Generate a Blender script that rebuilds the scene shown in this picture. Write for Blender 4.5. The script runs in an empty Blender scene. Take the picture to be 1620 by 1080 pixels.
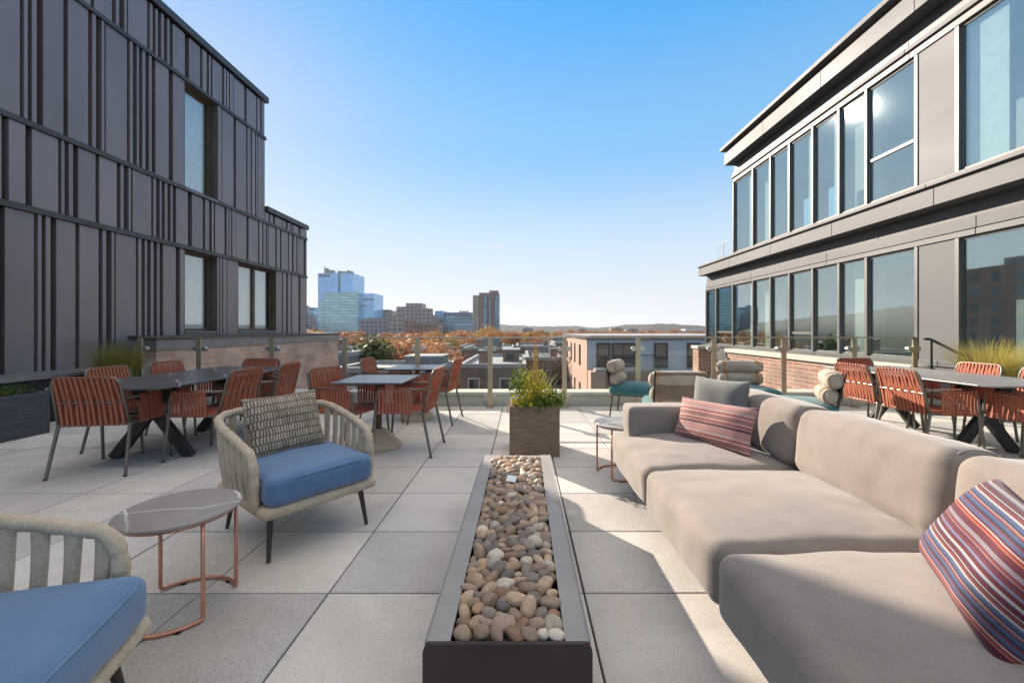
import bpy, bmesh, math, random
from mathutils import Vector, Matrix, noise

# ------------------------------------------------------------------ camera, sky, sun, exposure
scene = bpy.context.scene
F = 665.0                                   # focal length in photo pixels (1620 wide)
CAM_H = 1.24
cam_data = bpy.data.cameras.new('camera')
cam = bpy.data.objects.new('camera', cam_data)
scene.collection.objects.link(cam)
cam.location = (0, 0, CAM_H)
cam.rotation_euler = (math.radians(90), 0, 0)
cam_data.sensor_width = 36
cam_data.lens = F / 1620 * 36
cam_data.shift_x = -17 / 1620
cam_data.shift_y = -19 / 1620
cam_data.clip_start = 0.05
cam_data.clip_end = 9000
scene.camera = cam

SUN_DIR = Vector((-0.785, 1.0, 0.528)).normalized()
SUN_EL = math.asin(SUN_DIR.z)
SUN_AZ = math.atan2(SUN_DIR.x, SUN_DIR.y)    # from +Y towards +X
world = bpy.data.worlds.new('World')
scene.world = world
world.use_nodes = True
wn = world.node_tree
bg = wn.nodes['Background']
sky = wn.nodes.new('ShaderNodeTexSky')
sky.sky_type = 'NISHITA'
sky.sun_disc = False
sky.sun_elevation = SUN_EL
sky.sun_rotation = SUN_AZ
sky.altitude = 0
sky.air_density = 1.0
sky.dust_density = 0.1
sky.ozone_density = 2.0
sky.sun_size = math.radians(0.5)
def _n(t, **kw):
    n = wn.nodes.new(t)
    for k, v in kw.items(): setattr(n, k, v)
    return n
# even out the range of the sky (bright thin haze towards the horizon, pale neutral band added overhead, out of view, to fill the shade)
bw = _n('ShaderNodeRGBToBW'); pw = _n('ShaderNodeMath', operation='POWER'); pw.inputs[1].default_value = SKY_POW = -0.72
mul = _n('ShaderNodeVectorMath', operation='SCALE')
hsv = _n('ShaderNodeHueSaturation'); hsv.inputs['Saturation'].default_value = 1.43; hsv.inputs['Hue'].default_value = .492
wn.links.new(sky.outputs[0], bw.inputs[0]); wn.links.new(bw.outputs[0], pw.inputs[0])
wn.links.new(sky.outputs[0], mul.inputs[0]); wn.links.new(pw.outputs[0], mul.inputs['Scale']); wn.links.new(mul.outputs[0], hsv.inputs['Color'])
geo = _n('ShaderNodeTexCoord'); sep = _n('ShaderNodeSeparateXYZ'); wn.links.new(geo.outputs['Generated'], sep.inputs[0])
cr = _n('ShaderNodeValToRGB'); cr.color_ramp.interpolation = 'EASE'
els = [(0, .97), (.12, .72), (.40, .2), (.64, .04)]
while len(cr.color_ramp.elements) < len(els): cr.color_ramp.elements.new(.5)
for e, (p, v) in zip(cr.color_ramp.elements, els): e.position = p; e.color = (v, v, v, 1)
wn.links.new(sep.outputs['Z'], cr.inputs[0])
mixs = _n('ShaderNodeMix', data_type='RGBA')
mixs.inputs[7].default_value = (1.6, 1.88, 2.3, 1)
wn.links.new(cr.outputs[0], mixs.inputs[0]); wn.links.new(hsv.outputs[0], mixs.inputs[6])
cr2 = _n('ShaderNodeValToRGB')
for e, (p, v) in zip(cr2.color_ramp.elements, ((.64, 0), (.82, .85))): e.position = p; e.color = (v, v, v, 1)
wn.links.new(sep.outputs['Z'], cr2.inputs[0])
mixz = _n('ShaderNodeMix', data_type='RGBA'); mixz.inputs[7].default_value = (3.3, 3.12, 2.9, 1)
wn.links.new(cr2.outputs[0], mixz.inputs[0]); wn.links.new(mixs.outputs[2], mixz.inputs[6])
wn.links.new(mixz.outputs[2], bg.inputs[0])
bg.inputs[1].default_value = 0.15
sun_data = bpy.data.lights.new('sun', 'SUN')
sun_data.energy = 2.95
sun_data.angle = math.radians(0.5)
sun_data.color = (1.0, 0.955, 0.88)
sun = bpy.data.objects.new('sun', sun_data)
scene.collection.objects.link(sun)
sun.rotation_euler = SUN_DIR.to_track_quat('Z', 'Y').to_euler()
sun.location = (-20, 25, 20)
scene.view_settings.view_transform = 'Standard'
scene.view_settings.look = 'None'
scene.view_settings.exposure = 1.66
scene.view_settings.gamma = 1.0
scene.view_settings.use_white_balance = True
scene.view_settings.white_balance_temperature = 7450
scene.view_settings.white_balance_tint = 15
scene.cycles.max_bounces = 10
scene.cycles.transparent_max_bounces = 24
scene.cycles.sample_clamp_indirect = 12
scene.cycles.blur_glossy = 0.4

COL = scene.collection
PI = math.pi
R = math.radians

# ------------------------------------------------------------------ helpers
class MB:
    """collects shapes and links them as one mesh object"""
    def __init__(self):
        self.v, self.f, self.m = [], [], []
    def add(self, vs, fs, mi=0):
        o = len(self.v)
        self.v += [tuple(p) for p in vs]
        self.f += [tuple(i + o for i in q) for q in fs]
        self.m += [mi] * len(fs)
        return self
    def box(self, x0, x1, y0, y1, z0, z1, mi=0):
        vs = [(x0,y0,z0),(x1,y0,z0),(x1,y1,z0),(x0,y1,z0),(x0,y0,z1),(x1,y0,z1),(x1,y1,z1),(x0,y1,z1)]
        return self.add(vs, [(0,3,2,1),(4,5,6,7),(0,1,5,4),(1,2,6,5),(2,3,7,6),(3,0,4,7)], mi)
    def beam(self, p, q, w, h, side=(1,0,0), mi=0):
        """box from p to q, w across along side, h across the third direction"""
        p, q = Vector(p), Vector(q)
        d = (q - p).normalized()
        s = Vector(side); s = (s - d * s.dot(d)).normalized()
        t = d.cross(s)
        vs = []
        for c in (p, q):
            for a, b in ((-1,-1),(1,-1),(1,1),(-1,1)):
                vs.append(c + s*(a*w/2) + t*(b*h/2))
        return self.add(vs, [(0,3,2,1),(4,5,6,7),(0,1,5,4),(1,2,6,5),(2,3,7,6),(3,0,4,7)], mi)
    def tube(self, pts, r, seg=8, closed=False, mi=0, flat=None):
        P = [Vector(p) for p in pts]
        n = len(P)
        rs = list(r) if isinstance(r, (list, tuple)) else [r]*n
        T = []
        for i in range(n):
            a = P[(i-1) % n] if (closed or i > 0) else P[i]
            b = P[(i+1) % n] if (closed or i < n-1) else P[i]
            T.append((b-a).normalized())
        up = Vector((0,0,1)) if abs(T[0].z) < .9 else Vector((1,0,0))
        N = (up - T[0]*up.dot(T[0])).normalized()
        vs = []
        for i in range(n):
            N = (N - T[i]*N.dot(T[i])).normalized()
            B = T[i].cross(N)
            for k in range(seg):
                a = 2*PI*k/seg
                vs.append(P[i] + N*(math.cos(a)*rs[i]) + B*(math.sin(a)*rs[i]))
        fs = []
        for i in range(n if closed else n-1):
            j = (i+1) % n
            for k in range(seg):
                l = (k+1) % seg
                fs.append((i*seg+k, i*seg+l, j*seg+l, j*seg+k))
        if not closed:
            fs.append(tuple(range(seg-1, -1, -1)))
            fs.append(tuple((n-1)*seg+k for k in range(seg)))
        return self.add(vs, fs, mi)
    def lathe(self, prof, seg=32, c=(0,0,0), mi=0, axis='Z', cap=True):
        vs, fs = [], []
        n = len(prof)
        for r, z in prof:
            for k in range(seg):
                a = 2*PI*k/seg
                x, y = r*math.cos(a), r*math.sin(a)
                p = (x, y, z) if axis == 'Z' else ((z, x, y) if axis == 'X' else (x, z, -y))
                vs.append((p[0]+c[0], p[1]+c[1], p[2]+c[2]))
        for i in range(n-1):
            for k in range(seg):
                l = (k+1) % seg
                fs.append((i*seg+k, i*seg+l, (i+1)*seg+l, (i+1)*seg+k))
        if cap:
            fs.append(tuple(range(seg-1, -1, -1)))
            fs.append(tuple((n-1)*seg+k for k in range(seg)))
        return self.add(vs, fs, mi)
    def prism(self, poly, z0, z1, mi=0):
        n = len(poly)
        vs = [(x,y,z0) for x,y in poly] + [(x,y,z1) for x,y in poly]
        fs = [tuple(range(n-1,-1,-1)), tuple(range(n,2*n))]
        for i in range(n):
            j = (i+1) % n
            fs.append((i,j,n+j,n+i))
        return self.add(vs, fs, mi)
    def softbox(self, x0, x1, y0, y1, z0, z1, r, bt=0.0, bs=0.0, n=20, wr=0.0, seed=0, mi=0, bb=0.0):
        """cushion: rounded box whose faces swell"""
        hx, hy, hz = (x1-x0)/2, (y1-y0)/2, (z1-z0)/2
        cx, cy, cz = (x0+x1)/2, (y0+y1)/2, (z0+z1)/2
        r = min(r, hx, hy, hz)
        bm = bmesh.new()
        ts = [math.sin(PI/2*(-1+2*i/n)) for i in range(n+1)]
        for ax in range(3):
            for sg in (-1, 1):
                grid = []
                for a in ts:
                    row = []
                    for b in ts:
                        p = [0,0,0]; p[ax] = sg; p[(ax+1)%3] = a; p[(ax+2)%3] = b
                        q = Vector((p[0]*hx, p[1]*hy, p[2]*hz))
                        inn = Vector((max(-(hx-r), min(hx-r, q.x)), max(-(hy-r), min(hy-r, q.y)), max(-(hz-r), min(hz-r, q.z))))
                        d = q - inn
                        if d.length > 1e-9: d = d.normalized()*r
                        q = inn + d
                        u, v, w = q.x/hx, q.y/hy, q.z/hz
                        dz = bt*(1-u*u)*(1-v*v)*max(0, w) - bb*(1-u*u)*(1-v*v)*max(0, -w)
                        dx = bs*u*(1-v*v)*(1-w*w); dy = bs*v*(1-u*u)*(1-w*w)
                        q = q + Vector((dx, dy, dz))
                        if wr:
                            nn = noise.noise(Vector((q.x*5+seed, q.y*5, q.z*5)))*wr + noise.noise(Vector((q.x*14+seed, q.y*14, q.z*9)))*wr*.35
                            q = q + (d.normalized() if d.length > 1e-9 else Vector((0,0,1)))*nn
                        row.append(bm.verts.new(q + Vector((cx,cy,cz))))
                    grid.append(row)
                for i in range(n):
                    for j in range(n):
                        qd = (grid[i][j], grid[i+1][j], grid[i+1][j+1], grid[i][j+1])
                        bm.faces.new(qd if sg > 0 else qd[::-1])
        bmesh.ops.remove_doubles(bm, verts=bm.verts, dist=1e-5)
        bm.verts.index_update()
        self.add([v.co[:] for v in bm.verts], [tuple(v.index for v in f.verts) for f in bm.faces], mi)
        bm.free()
        return self
    def pillow(self, w, h, t, n=22, wr=.006, seed=0, pinch=.07):
        """scatter cushion standing on its lower edge: width x, height z, thickness y"""
        for sg in (-1, 1):
            vs, fs = [], []
            for i in range(n+1):
                for j in range(n+1):
                    u, v = math.sin(PI/2*(-1+2*i/n)), math.sin(PI/2*(-1+2*j/n))
                    k = max(0, (1-u**4)*(1-v**4))**.55
                    x = w/2*u*(1-pinch*(1-v*v)); z = h/2*v*(1-pinch*(1-u*u))
                    e = noise.noise(Vector((x*7+seed, z*7, sg)))*wr*(.3+k) + noise.noise(Vector((x*20+seed, z*11, sg)))*wr*.4*k
                    vs.append((x, sg*(t/2*k+e*k), h/2+z))
            for i in range(n):
                for j in range(n):
                    q = (i*(n+1)+j, (i+1)*(n+1)+j, (i+1)*(n+1)+j+1, i*(n+1)+j+1)
                    fs.append(q if sg < 0 else q[::-1])
            self.add(vs, fs)
        return self
    def build(self, name, mats, parent=None, smooth=None, bevel=0, weld=False):
        me = bpy.data.meshes.new(name)
        me.from_pydata(self.v, [], self.f)
        if not isinstance(mats, (list, tuple)): mats = [mats]
        for m in mats: me.materials.append(m)
        if len(mats) > 1:
            me.polygons.foreach_set('material_index', self.m)
        if weld:
            bm = bmesh.new(); bm.from_mesh(me)
            bmesh.ops.remove_doubles(bm, verts=bm.verts, dist=1e-5)
            bm.to_mesh(me); bm.free()
        if smooth is not None:
            me.shade_smooth()
            if smooth > 0: me.set_sharp_from_angle(angle=R(smooth))
        me.update()
        o = bpy.data.objects.new(name, me)
        COL.objects.link(o)
        if parent: o.parent = parent
        if bevel:
            md = o.modifiers.new('edge', 'BEVEL'); md.width = bevel; md.segments = 2
            md.limit_method = 'ANGLE'; md.angle_limit = R(40)
        return o

def thing(name, label, cat, loc=(0,0,0), rotz=0, group=None):
    o = bpy.data.objects.new(name, None)
    o.empty_display_size = .2
    COL.objects.link(o)
    o.location = loc; o.rotation_euler = (0,0,rotz)
    o['label'] = label; o['category'] = cat
    if group: o['group'] = group
    return o
def tag(o, label, cat, group=None, kind=None):
    o['label'] = label; o['category'] = cat
    if group: o['group'] = group
    if kind: o['kind'] = kind
    return o
def struct(o, label=None, cat=None):
    o['kind'] = 'structure'
    if label: o['label'] = label
    if cat: o['category'] = cat
    return o
def dup(root, loc, rotz, label=None, group=None, scale=None):
    r = root.copy(); COL.objects.link(r); r.location = loc; r.rotation_euler = (root.rotation_euler.x, root.rotation_euler.y, rotz)
    if scale: r.scale = scale
    if label: r['label'] = label
    if group: r['group'] = group
    for ch in list(root.children):
        c = ch.copy(); COL.objects.link(c); c.parent = r
        for g in ch.children:
            d = g.copy(); COL.objects.link(d); d.parent = c
    return r
def spline(pts, n=6, closed=False):
    P = [Vector(p) for p in pts]; out = []; m = len(P)
    for i in range(m if closed else m-1):
        p0 = P[(i-1) % m] if (closed or i > 0) else P[i]*2-P[i+1]
        p1 = P[i]; p2 = P[(i+1) % m]
        p3 = P[(i+2) % m] if (closed or i < m-2) else p2*2-p1
        for k in range(n):
            t = k/n
            out.append(.5*((2*p1)+(p2-p0)*t+(2*p0-5*p1+4*p2-p3)*t*t+(3*p1-p0-3*p2+p3)*t**3))
    if not closed: out.append(P[-1])
    return out
def round_path(pts, r, n=5):
    """polyline with filleted corners"""
    P = [Vector(p) for p in pts]; out = [P[0]]
    for i in range(1, len(P)-1):
        a, b, c = P[i-1], P[i], P[i+1]
        d = min(r, (a-b).length*.49, (c-b).length*.49)
        p, q = b+(a-b).normalized()*d, b+(c-b).normalized()*d
        for k in range(n+1):
            t = k/n
            out.append(p*(1-t)**2 + b*2*t*(1-t) + q*t*t)
    out.append(P[-1])
    return out

# ------------------------------------------------------------------ materials
def new_mat(name):
    m = bpy.data.materials.new(name); m.use_nodes = True
    nt = m.node_tree
    return m, nt, nt.nodes['Principled BSDF'], nt.nodes['Material Output']
def nd(nt, t, **kw):
    n = nt.nodes.new(t)
    for k, v in kw.items():
        if k.startswith('i_'):
            key = k[2:]; key = int(key) if key.isdigit() else key.replace('_', ' ')
            n.inputs[key].default_value = v
        else: setattr(n, k, v)
    return n
def ramp(nt, stops, interp='LINEAR'):
    n = nt.nodes.new('ShaderNodeValToRGB'); cr = n.color_ramp; cr.interpolation = interp
    while len(cr.elements) < len(stops): cr.elements.new(.5)
    for e, (p, c) in zip(cr.elements, stops):
        e.position = p; e.color = (*c, 1)
    return n
def pm(name, c1, c2=None, scale=8, rough=.6, metal=0, bump=0, bscale=None, coord='Object', stretch=(1,1,1), detail=6, rr=.0, spec=.5, sheen=0, bdist=.01, isl=0):
    m, nt, b, out = new_mat(name)
    b.inputs['Roughness'].default_value = rough
    b.inputs['Metallic'].default_value = metal
    b.inputs['Specular IOR Level'].default_value = spec
    if sheen: b.inputs['Sheen Weight'].default_value = sheen
    c2 = c2 or c1
    tc = nd(nt, 'ShaderNodeTexCoord'); mp = nd(nt, 'ShaderNodeMapping'); mp.inputs['Scale'].default_value = stretch
    nt.links.new(tc.outputs[coord], mp.inputs[0])
    nz = nd(nt, 'ShaderNodeTexNoise'); nz.inputs['Scale'].default_value = scale; nz.inputs['Detail'].default_value = detail
    nt.links.new(mp.outputs[0], nz.inputs['Vector'])
    rp = ramp(nt, [(.3, c1), (.7, c2)])
    nt.links.new(nz.outputs[0], rp.inputs[0]); nt.links.new(rp.outputs[0], b.inputs['Base Color'])
    if isl:
        g_ = nd(nt, 'ShaderNodeNewGeometry'); ri_ = ramp(nt, [(0, (1-isl,)*3), (1, (1+isl,)*3)]); nt.links.new(g_.outputs['Random Per Island'], ri_.inputs[0])
        mi_ = nd(nt, 'ShaderNodeMix', data_type='RGBA', blend_type='MULTIPLY'); mi_.inputs[0].default_value = 1
        nt.links.new(rp.outputs[0], mi_.inputs[6]); nt.links.new(ri_.outputs[0], mi_.inputs[7]); nt.links.new(mi_.outputs[2], b.inputs['Base Color'])
    if rr:
        mr = nd(nt, 'ShaderNodeMapRange'); mr.inputs[3].default_value = rough-rr; mr.inputs[4].default_value = rough+rr
        nt.links.new(nz.outputs[0], mr.inputs[0]); nt.links.new(mr.outputs[0], b.inputs['Roughness'])
    if bump:
        n2 = nd(nt, 'ShaderNodeTexNoise'); n2.inputs['Scale'].default_value = bscale or scale*6; n2.inputs['Detail'].default_value = 4
        nt.links.new(mp.outputs[0], n2.inputs['Vector'])
        bp = nd(nt, 'ShaderNodeBump'); bp.inputs['Strength'].default_value = bump; bp.inputs['Distance'].default_value = bdist
        nt.links.new(n2.outputs[0], bp.inputs['Height']); nt.links.new(bp.outputs[0], b.inputs['Normal'])
    return m

def fabric(name, c1, c2, thread=350, bump=.35, rough=.9, sheen=.3):
    """woven cloth: two crossed wave patterns plus mottling"""
    m, nt, b, out = new_mat(name)
    b.inputs['Roughness'].default_value = rough; b.inputs['Sheen Weight'].default_value = sheen
    b.inputs['Specular IOR Level'].default_value = .25
    tc = nd(nt, 'ShaderNodeTexCoord')
    nz = nd(nt, 'ShaderNodeTexNoise', i_Scale=9.0, i_Detail=8.0)
    nt.links.new(tc.outputs['Object'], nz.inputs['Vector'])
    rp = ramp(nt, [(.32, c1), (.68, c2)])
    nt.links.new(nz.outputs[0], rp.inputs[0])
    n2 = nd(nt, 'ShaderNodeTexNoise', i_Scale=float(thread), i_Detail=2.0)
    nt.links.new(tc.outputs['Object'], n2.inputs['Vector'])
    r2 = ramp(nt, [(.3, (.78,.78,.78)), (.7, (1.12,1.12,1.12))])
    nt.links.new(n2.outputs[0], r2.inputs[0])
    mx = nd(nt, 'ShaderNodeMix', data_type='RGBA', blend_type='MULTIPLY'); mx.inputs[0].default_value = 1
    nt.links.new(rp.outputs[0], mx.inputs[6]); nt.links.new(r2.outputs[0], mx.inputs[7])
    nt.links.new(mx.outputs[2], b.inputs['Base Color'])
    bp = nd(nt, 'ShaderNodeBump', i_Strength=bump, i_Distance=.002)
    nt.links.new(n2.outputs[0], bp.inputs['Height']); nt.links.new(bp.outputs[0], b.inputs['Normal'])
    return m

def brick(name, c1, c2, mortar, sc=1.0, axis='Y', rough=.85):
    """brick courses on a wall that runs along axis (object coordinates in metres)"""
    m, nt, b, out = new_mat(name)
    b.inputs['Roughness'].default_value = rough
    tc = nd(nt, 'ShaderNodeTexCoord'); sp = nd(nt, 'ShaderNodeSeparateXYZ'); cb = nd(nt, 'ShaderNodeCombineXYZ')
    nt.links.new(tc.outputs['Object'], sp.inputs[0])
    ad = nd(nt, 'ShaderNodeMath', operation='ADD')
    nt.links.new(sp.outputs['X'], ad.inputs[0]); nt.links.new(sp.outputs['Y'], ad.inputs[1])
    nt.links.new(ad.outputs[0], cb.inputs['X']); nt.links.new(sp.outputs['Z'], cb.inputs['Y'])
    bt = nd(nt, 'ShaderNodeTexBrick')
    bt.inputs['Scale'].default_value = 1/sc
    bt.inputs['Mortar Size'].default_value = .012; bt.inputs['Brick Width'].default_value = .42
    bt.inputs['Row Height'].default_value = .105; bt.inputs['Bias'].default_value = -.1
    bt.inputs['Color1'].default_value = (*c1,1); bt.inputs['Color2'].default_value = (*c2,1); bt.inputs['Mortar'].default_value = (*mortar,1)
    nt.links.new(cb.outputs[0], bt.inputs['Vector'])
    nz = nd(nt, 'ShaderNodeTexNoise', i_Scale=1.7, i_Detail=8.0)
    nt.links.new(tc.outputs['Object'], nz.inputs['Vector'])
    rp = ramp(nt, [(.3, (.7,.7,.72)), (.7, (1.15,1.12,1.1))])
    nt.links.new(nz.outputs[0], rp.inputs[0])
    mx = nd(nt, 'ShaderNodeMix', data_type='RGBA', blend_type='MULTIPLY'); mx.inputs[0].default_value = 1
    nt.links.new(bt.outputs['Color'], mx.inputs[6]); nt.links.new(rp.outputs[0], mx.inputs[7])
    nt.links.new(mx.outputs[2], b.inputs['Base Color'])
    bp = nd(nt, 'ShaderNodeBump', i_Strength=.5, i_Distance=.006, invert=True)
    nt.links.new(bt.outputs['Fac'], bp.inputs['Height']); nt.links.new(bp.outputs[0], b.inputs['Normal'])
    return m

def pane_mat(name, tint, refl, spec_col=(1,1,1), rough=.012, wav=0.0):
    """clear pane: tinted see-through plus mirror part that grows at grazing angles"""
    m, nt, b, out = new_mat(name)
    nt.nodes.remove(b)
    tr = nd(nt, 'ShaderNodeBsdfTransparent'); tr.inputs[0].default_value = (*tint,1)
    gl = nd(nt, 'ShaderNodeBsdfGlossy'); gl.inputs[0].default_value = (*spec_col,1); gl.inputs['Roughness'].default_value = rough
    ge = nd(nt, 'ShaderNodeNewGeometry'); dt = nd(nt, 'ShaderNodeVectorMath', operation='DOT_PRODUCT')
    nt.links.new(ge.outputs['Normal'], dt.inputs[0]); nt.links.new(ge.outputs['Incoming'], dt.inputs[1])
    ab = nd(nt, 'ShaderNodeMath', operation='ABSOLUTE'); nt.links.new(dt.outputs['Value'], ab.inputs[0])
    iv = nd(nt, 'ShaderNodeMath', operation='SUBTRACT'); iv.inputs[0].default_value = 1; nt.links.new(ab.outputs[0], iv.inputs[1])
    pw_ = nd(nt, 'ShaderNodeMath', operation='POWER'); pw_.inputs[1].default_value = 5; nt.links.new(iv.outputs[0], pw_.inputs[0])
    mr = nd(nt, 'ShaderNodeMapRange'); mr.inputs[1].default_value = 0; mr.inputs[2].default_value = 1
    mr.inputs[3].default_value = refl; mr.inputs[4].default_value = 1
    nt.links.new(pw_.outputs[0], mr.inputs[0])
    mx = nd(nt, 'ShaderNodeMixShader')
    nt.links.new(mr.outputs[0], mx.inputs[0]); nt.links.new(tr.outputs[0], mx.inputs[1]); nt.links.new(gl.outputs[0], mx.inputs[2])
    nt.links.new(mx.outputs[0], out.inputs[0])
    if wav:
        tc = nd(nt, 'ShaderNodeTexCoord'); nz = nd(nt, 'ShaderNodeTexNoise', i_Scale=.9, i_Detail=1.0)
        nt.links.new(tc.outputs['Object'], nz.inputs['Vector'])
        bp = nd(nt, 'ShaderNodeBump', i_Strength=wav, i_Distance=.01)
        nt.links.new(nz.outputs[0], bp.inputs['Height']); nt.links.new(bp.outputs[0], gl.inputs['Normal'])
    return m

def leaf_mat(name, stops, trans=.35):
    m, nt, b, out = new_mat(name)
    b.inputs['Roughness'].default_value = .6; b.inputs['Specular IOR Level'].default_value = .25
    g = nd(nt, 'ShaderNodeNewGeometry'); oi = nd(nt, 'ShaderNodeObjectInfo')
    ad = nd(nt, 'ShaderNodeMath', operation='MULTIPLY_ADD'); ad.inputs[1].default_value = .7
    ml = nd(nt, 'ShaderNodeMath', operation='MULTIPLY'); ml.inputs[1].default_value = .3
    nt.links.new(oi.outputs['Random'], ml.inputs[0])
    nt.links.new(g.outputs['Random Per Island'], ad.inputs[0]); nt.links.new(ml.outputs[0], ad.inputs[2])
    rp = ramp(nt, stops)
    nt.links.new(ad.outputs[0], rp.inputs[0]); nt.links.new(rp.outputs[0], b.inputs['Base Color'])
    tl = nd(nt, 'ShaderNodeBsdfTranslucent'); nt.links.new(rp.outputs[0], tl.inputs[0])
    mx = nd(nt, 'ShaderNodeMixShader'); mx.inputs[0].default_value = trans
    nt.links.new(b.outputs[0], mx.inputs[1]); nt.links.new(tl.outputs[0], mx.inputs[2]); nt.links.new(mx.outputs[0], out.inputs[0])
    return m

def grid_mat(name, wall, glass, pu, pz, fu, fz, grough=.15, gmetal=.0, wall2=None, offu=0.0, offz=0.0, rough=.75, var=.4):
    """far facade: a regular grid of windows in the wall"""
    m, nt, b, out = new_mat(name)
    tc = nd(nt, 'ShaderNodeTexCoord'); sp = nd(nt, 'ShaderNodeSeparateXYZ')
    nt.links.new(tc.outputs['Object'], sp.inputs[0])
    ad = nd(nt, 'ShaderNodeMath', operation='ADD'); nt.links.new(sp.outputs['X'], ad.inputs[0]); nt.links.new(sp.outputs['Y'], ad.inputs[1])
    def cell(sock, period, fill, off):
        a = nd(nt, 'ShaderNodeMath', operation='ADD'); a.inputs[1].default_value = 1000*period+off; nt.links.new(sock, a.inputs[0])
        d = nd(nt, 'ShaderNodeMath', operation='DIVIDE'); d.inputs[1].default_value = period; nt.links.new(a.outputs[0], d.inputs[0])
        fr = nd(nt, 'ShaderNodeMath', operation='FRACT'); nt.links.new(d.outputs[0], fr.inputs[0])
        lt = nd(nt, 'ShaderNodeMath', operation='LESS_THAN'); lt.inputs[1].default_value = fill; nt.links.new(fr.outputs[0], lt.inputs[0])
        fl = nd(nt, 'ShaderNodeMath', operation='FLOOR'); nt.links.new(d.outputs[0], fl.inputs[0])
        return lt, fl
    cu, iu = cell(ad.outputs[0], pu, fu, offu); cz, iz = cell(sp.outputs['Z'], pz, fz, offz)
    mk = nd(nt, 'ShaderNodeMath', operation='MULTIPLY'); nt.links.new(cu.outputs[0], mk.inputs[0]); nt.links.new(cz.outputs[0], mk.inputs[1])
    cb = nd(nt, 'ShaderNodeCombineXYZ'); nt.links.new(iu.outputs[0], cb.inputs[0]); nt.links.new(iz.outputs[0], cb.inputs[1])
    wn_ = nd(nt, 'ShaderNodeTexWhiteNoise'); nt.links.new(cb.outputs[0], wn_.inputs['Vector'])
    gr = ramp(nt, [(0, tuple(c*(1-var) for c in glass)), (1, tuple(min(1, c*(1+var)) for c in glass))]); nt.links.new(wn_.outputs[0], gr.inputs[0])
    nz = nd(nt, 'ShaderNodeTexNoise', i_Scale=.25, i_Detail=6.0); nt.links.new(tc.outputs['Object'], nz.inputs['Vector'])
    wr = ramp(nt, [(.3, tuple(c*.82 for c in wall)), (.7, wall2 or tuple(c*1.1 for c in wall))]); nt.links.new(nz.outputs[0], wr.inputs[0])
    mx = nd(nt, 'ShaderNodeMix', data_type='RGBA'); nt.links.new(mk.outputs[0], mx.inputs[0]); nt.links.new(wr.outputs[0], mx.inputs[6]); nt.links.new(gr.outputs[0], mx.inputs[7])
    nt.links.new(mx.outputs[2], b.inputs['Base Color'])
    mr = nd(nt, 'ShaderNodeMapRange'); mr.inputs[3].default_value = rough; mr.inputs[4].default_value = grough
    nt.links.new(mk.outputs[0], mr.inputs[0]); nt.links.new(mr.outputs[0], b.inputs['Roughness'])
    if gmetal:
        m2 = nd(nt, 'ShaderNodeMath', operation='MULTIPLY'); m2.inputs[1].default_value = gmetal
        nt.links.new(mk.outputs[0], m2.inputs[0]); nt.links.new(m2.outputs[0], b.inputs['Metallic'])
    return m

def paver_mat():
    m, nt, b, out = new_mat('concrete_paver')
    b.inputs['Roughness'].default_value = .82; b.inputs['Specular IOR Level'].default_value = .3
    tc = nd(nt, 'ShaderNodeTexCoord'); g = nd(nt, 'ShaderNodeNewGeometry')
    isl = ramp(nt, [(0, (.8,.8,.81)), (.5, (1,1,1)), (1, (1.12,1.09,1.05))]); nt.links.new(g.outputs['Random Per Island'], isl.inputs[0])
    n1 = nd(nt, 'ShaderNodeTexNoise', i_Scale=1.6, i_Detail=8.0, i_Roughness=.65); nt.links.new(tc.outputs['Object'], n1.inputs['Vector'])
    r1 = ramp(nt, [(.3, (.54,.518,.487)), (.7, (.65,.625,.59))]); nt.links.new(n1.outputs[0], r1.inputs[0])
    n2 = nd(nt, 'ShaderNodeTexNoise', i_Scale=260.0, i_Detail=3.0); nt.links.new(tc.outputs['Object'], n2.inputs['Vector'])
    r2 = ramp(nt, [(.34, (.55,.55,.56)), (.5, (1,1,1)), (.66, (1.32,1.31,1.3))]); nt.links.new(n2.outputs[0], r2.inputs[0])
    a = nd(nt, 'ShaderNodeMix', data_type='RGBA', blend_type='MULTIPLY'); a.inputs[0].default_value = 1
    nt.links.new(r1.outputs[0], a.inputs[6]); nt.links.new(isl.outputs[0], a.inputs[7])
    c = nd(nt, 'ShaderNodeMix', data_type='RGBA', blend_type='MULTIPLY'); c.inputs[0].default_value = .8
    nt.links.new(a.outputs[2], c.inputs[6]); nt.links.new(r2.outputs[0], c.inputs[7])
    # faint stains
    n3 = nd(nt, 'ShaderNodeTexNoise', i_Scale=.55, i_Detail=10.0, i_Roughness=.7, i_Distortion=.8); nt.links.new(tc.outputs['Object'], n3.inputs['Vector'])
    r3 = ramp(nt, [(.4, (.8,.79,.78)), (.55, (1,1,1))]); nt.links.new(n3.outputs[0], r3.inputs[0])
    d = nd(nt, 'ShaderNodeMix', data_type='RGBA', blend_type='MULTIPLY'); d.inputs[0].default_value = .7
    nt.links.new(c.outputs[2], d.inputs[6]); nt.links.new(r3.outputs[0], d.inputs[7])
    nt.links.new(d.outputs[2], b.inputs['Base Color'])
    bp = nd(nt, 'ShaderNodeBump', i_Strength=.25, i_Distance=.002); nt.links.new(n2.outputs[0], bp.inputs['Height']); nt.links.new(bp.outputs[0], b.inputs['Normal'])
    return m

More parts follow.
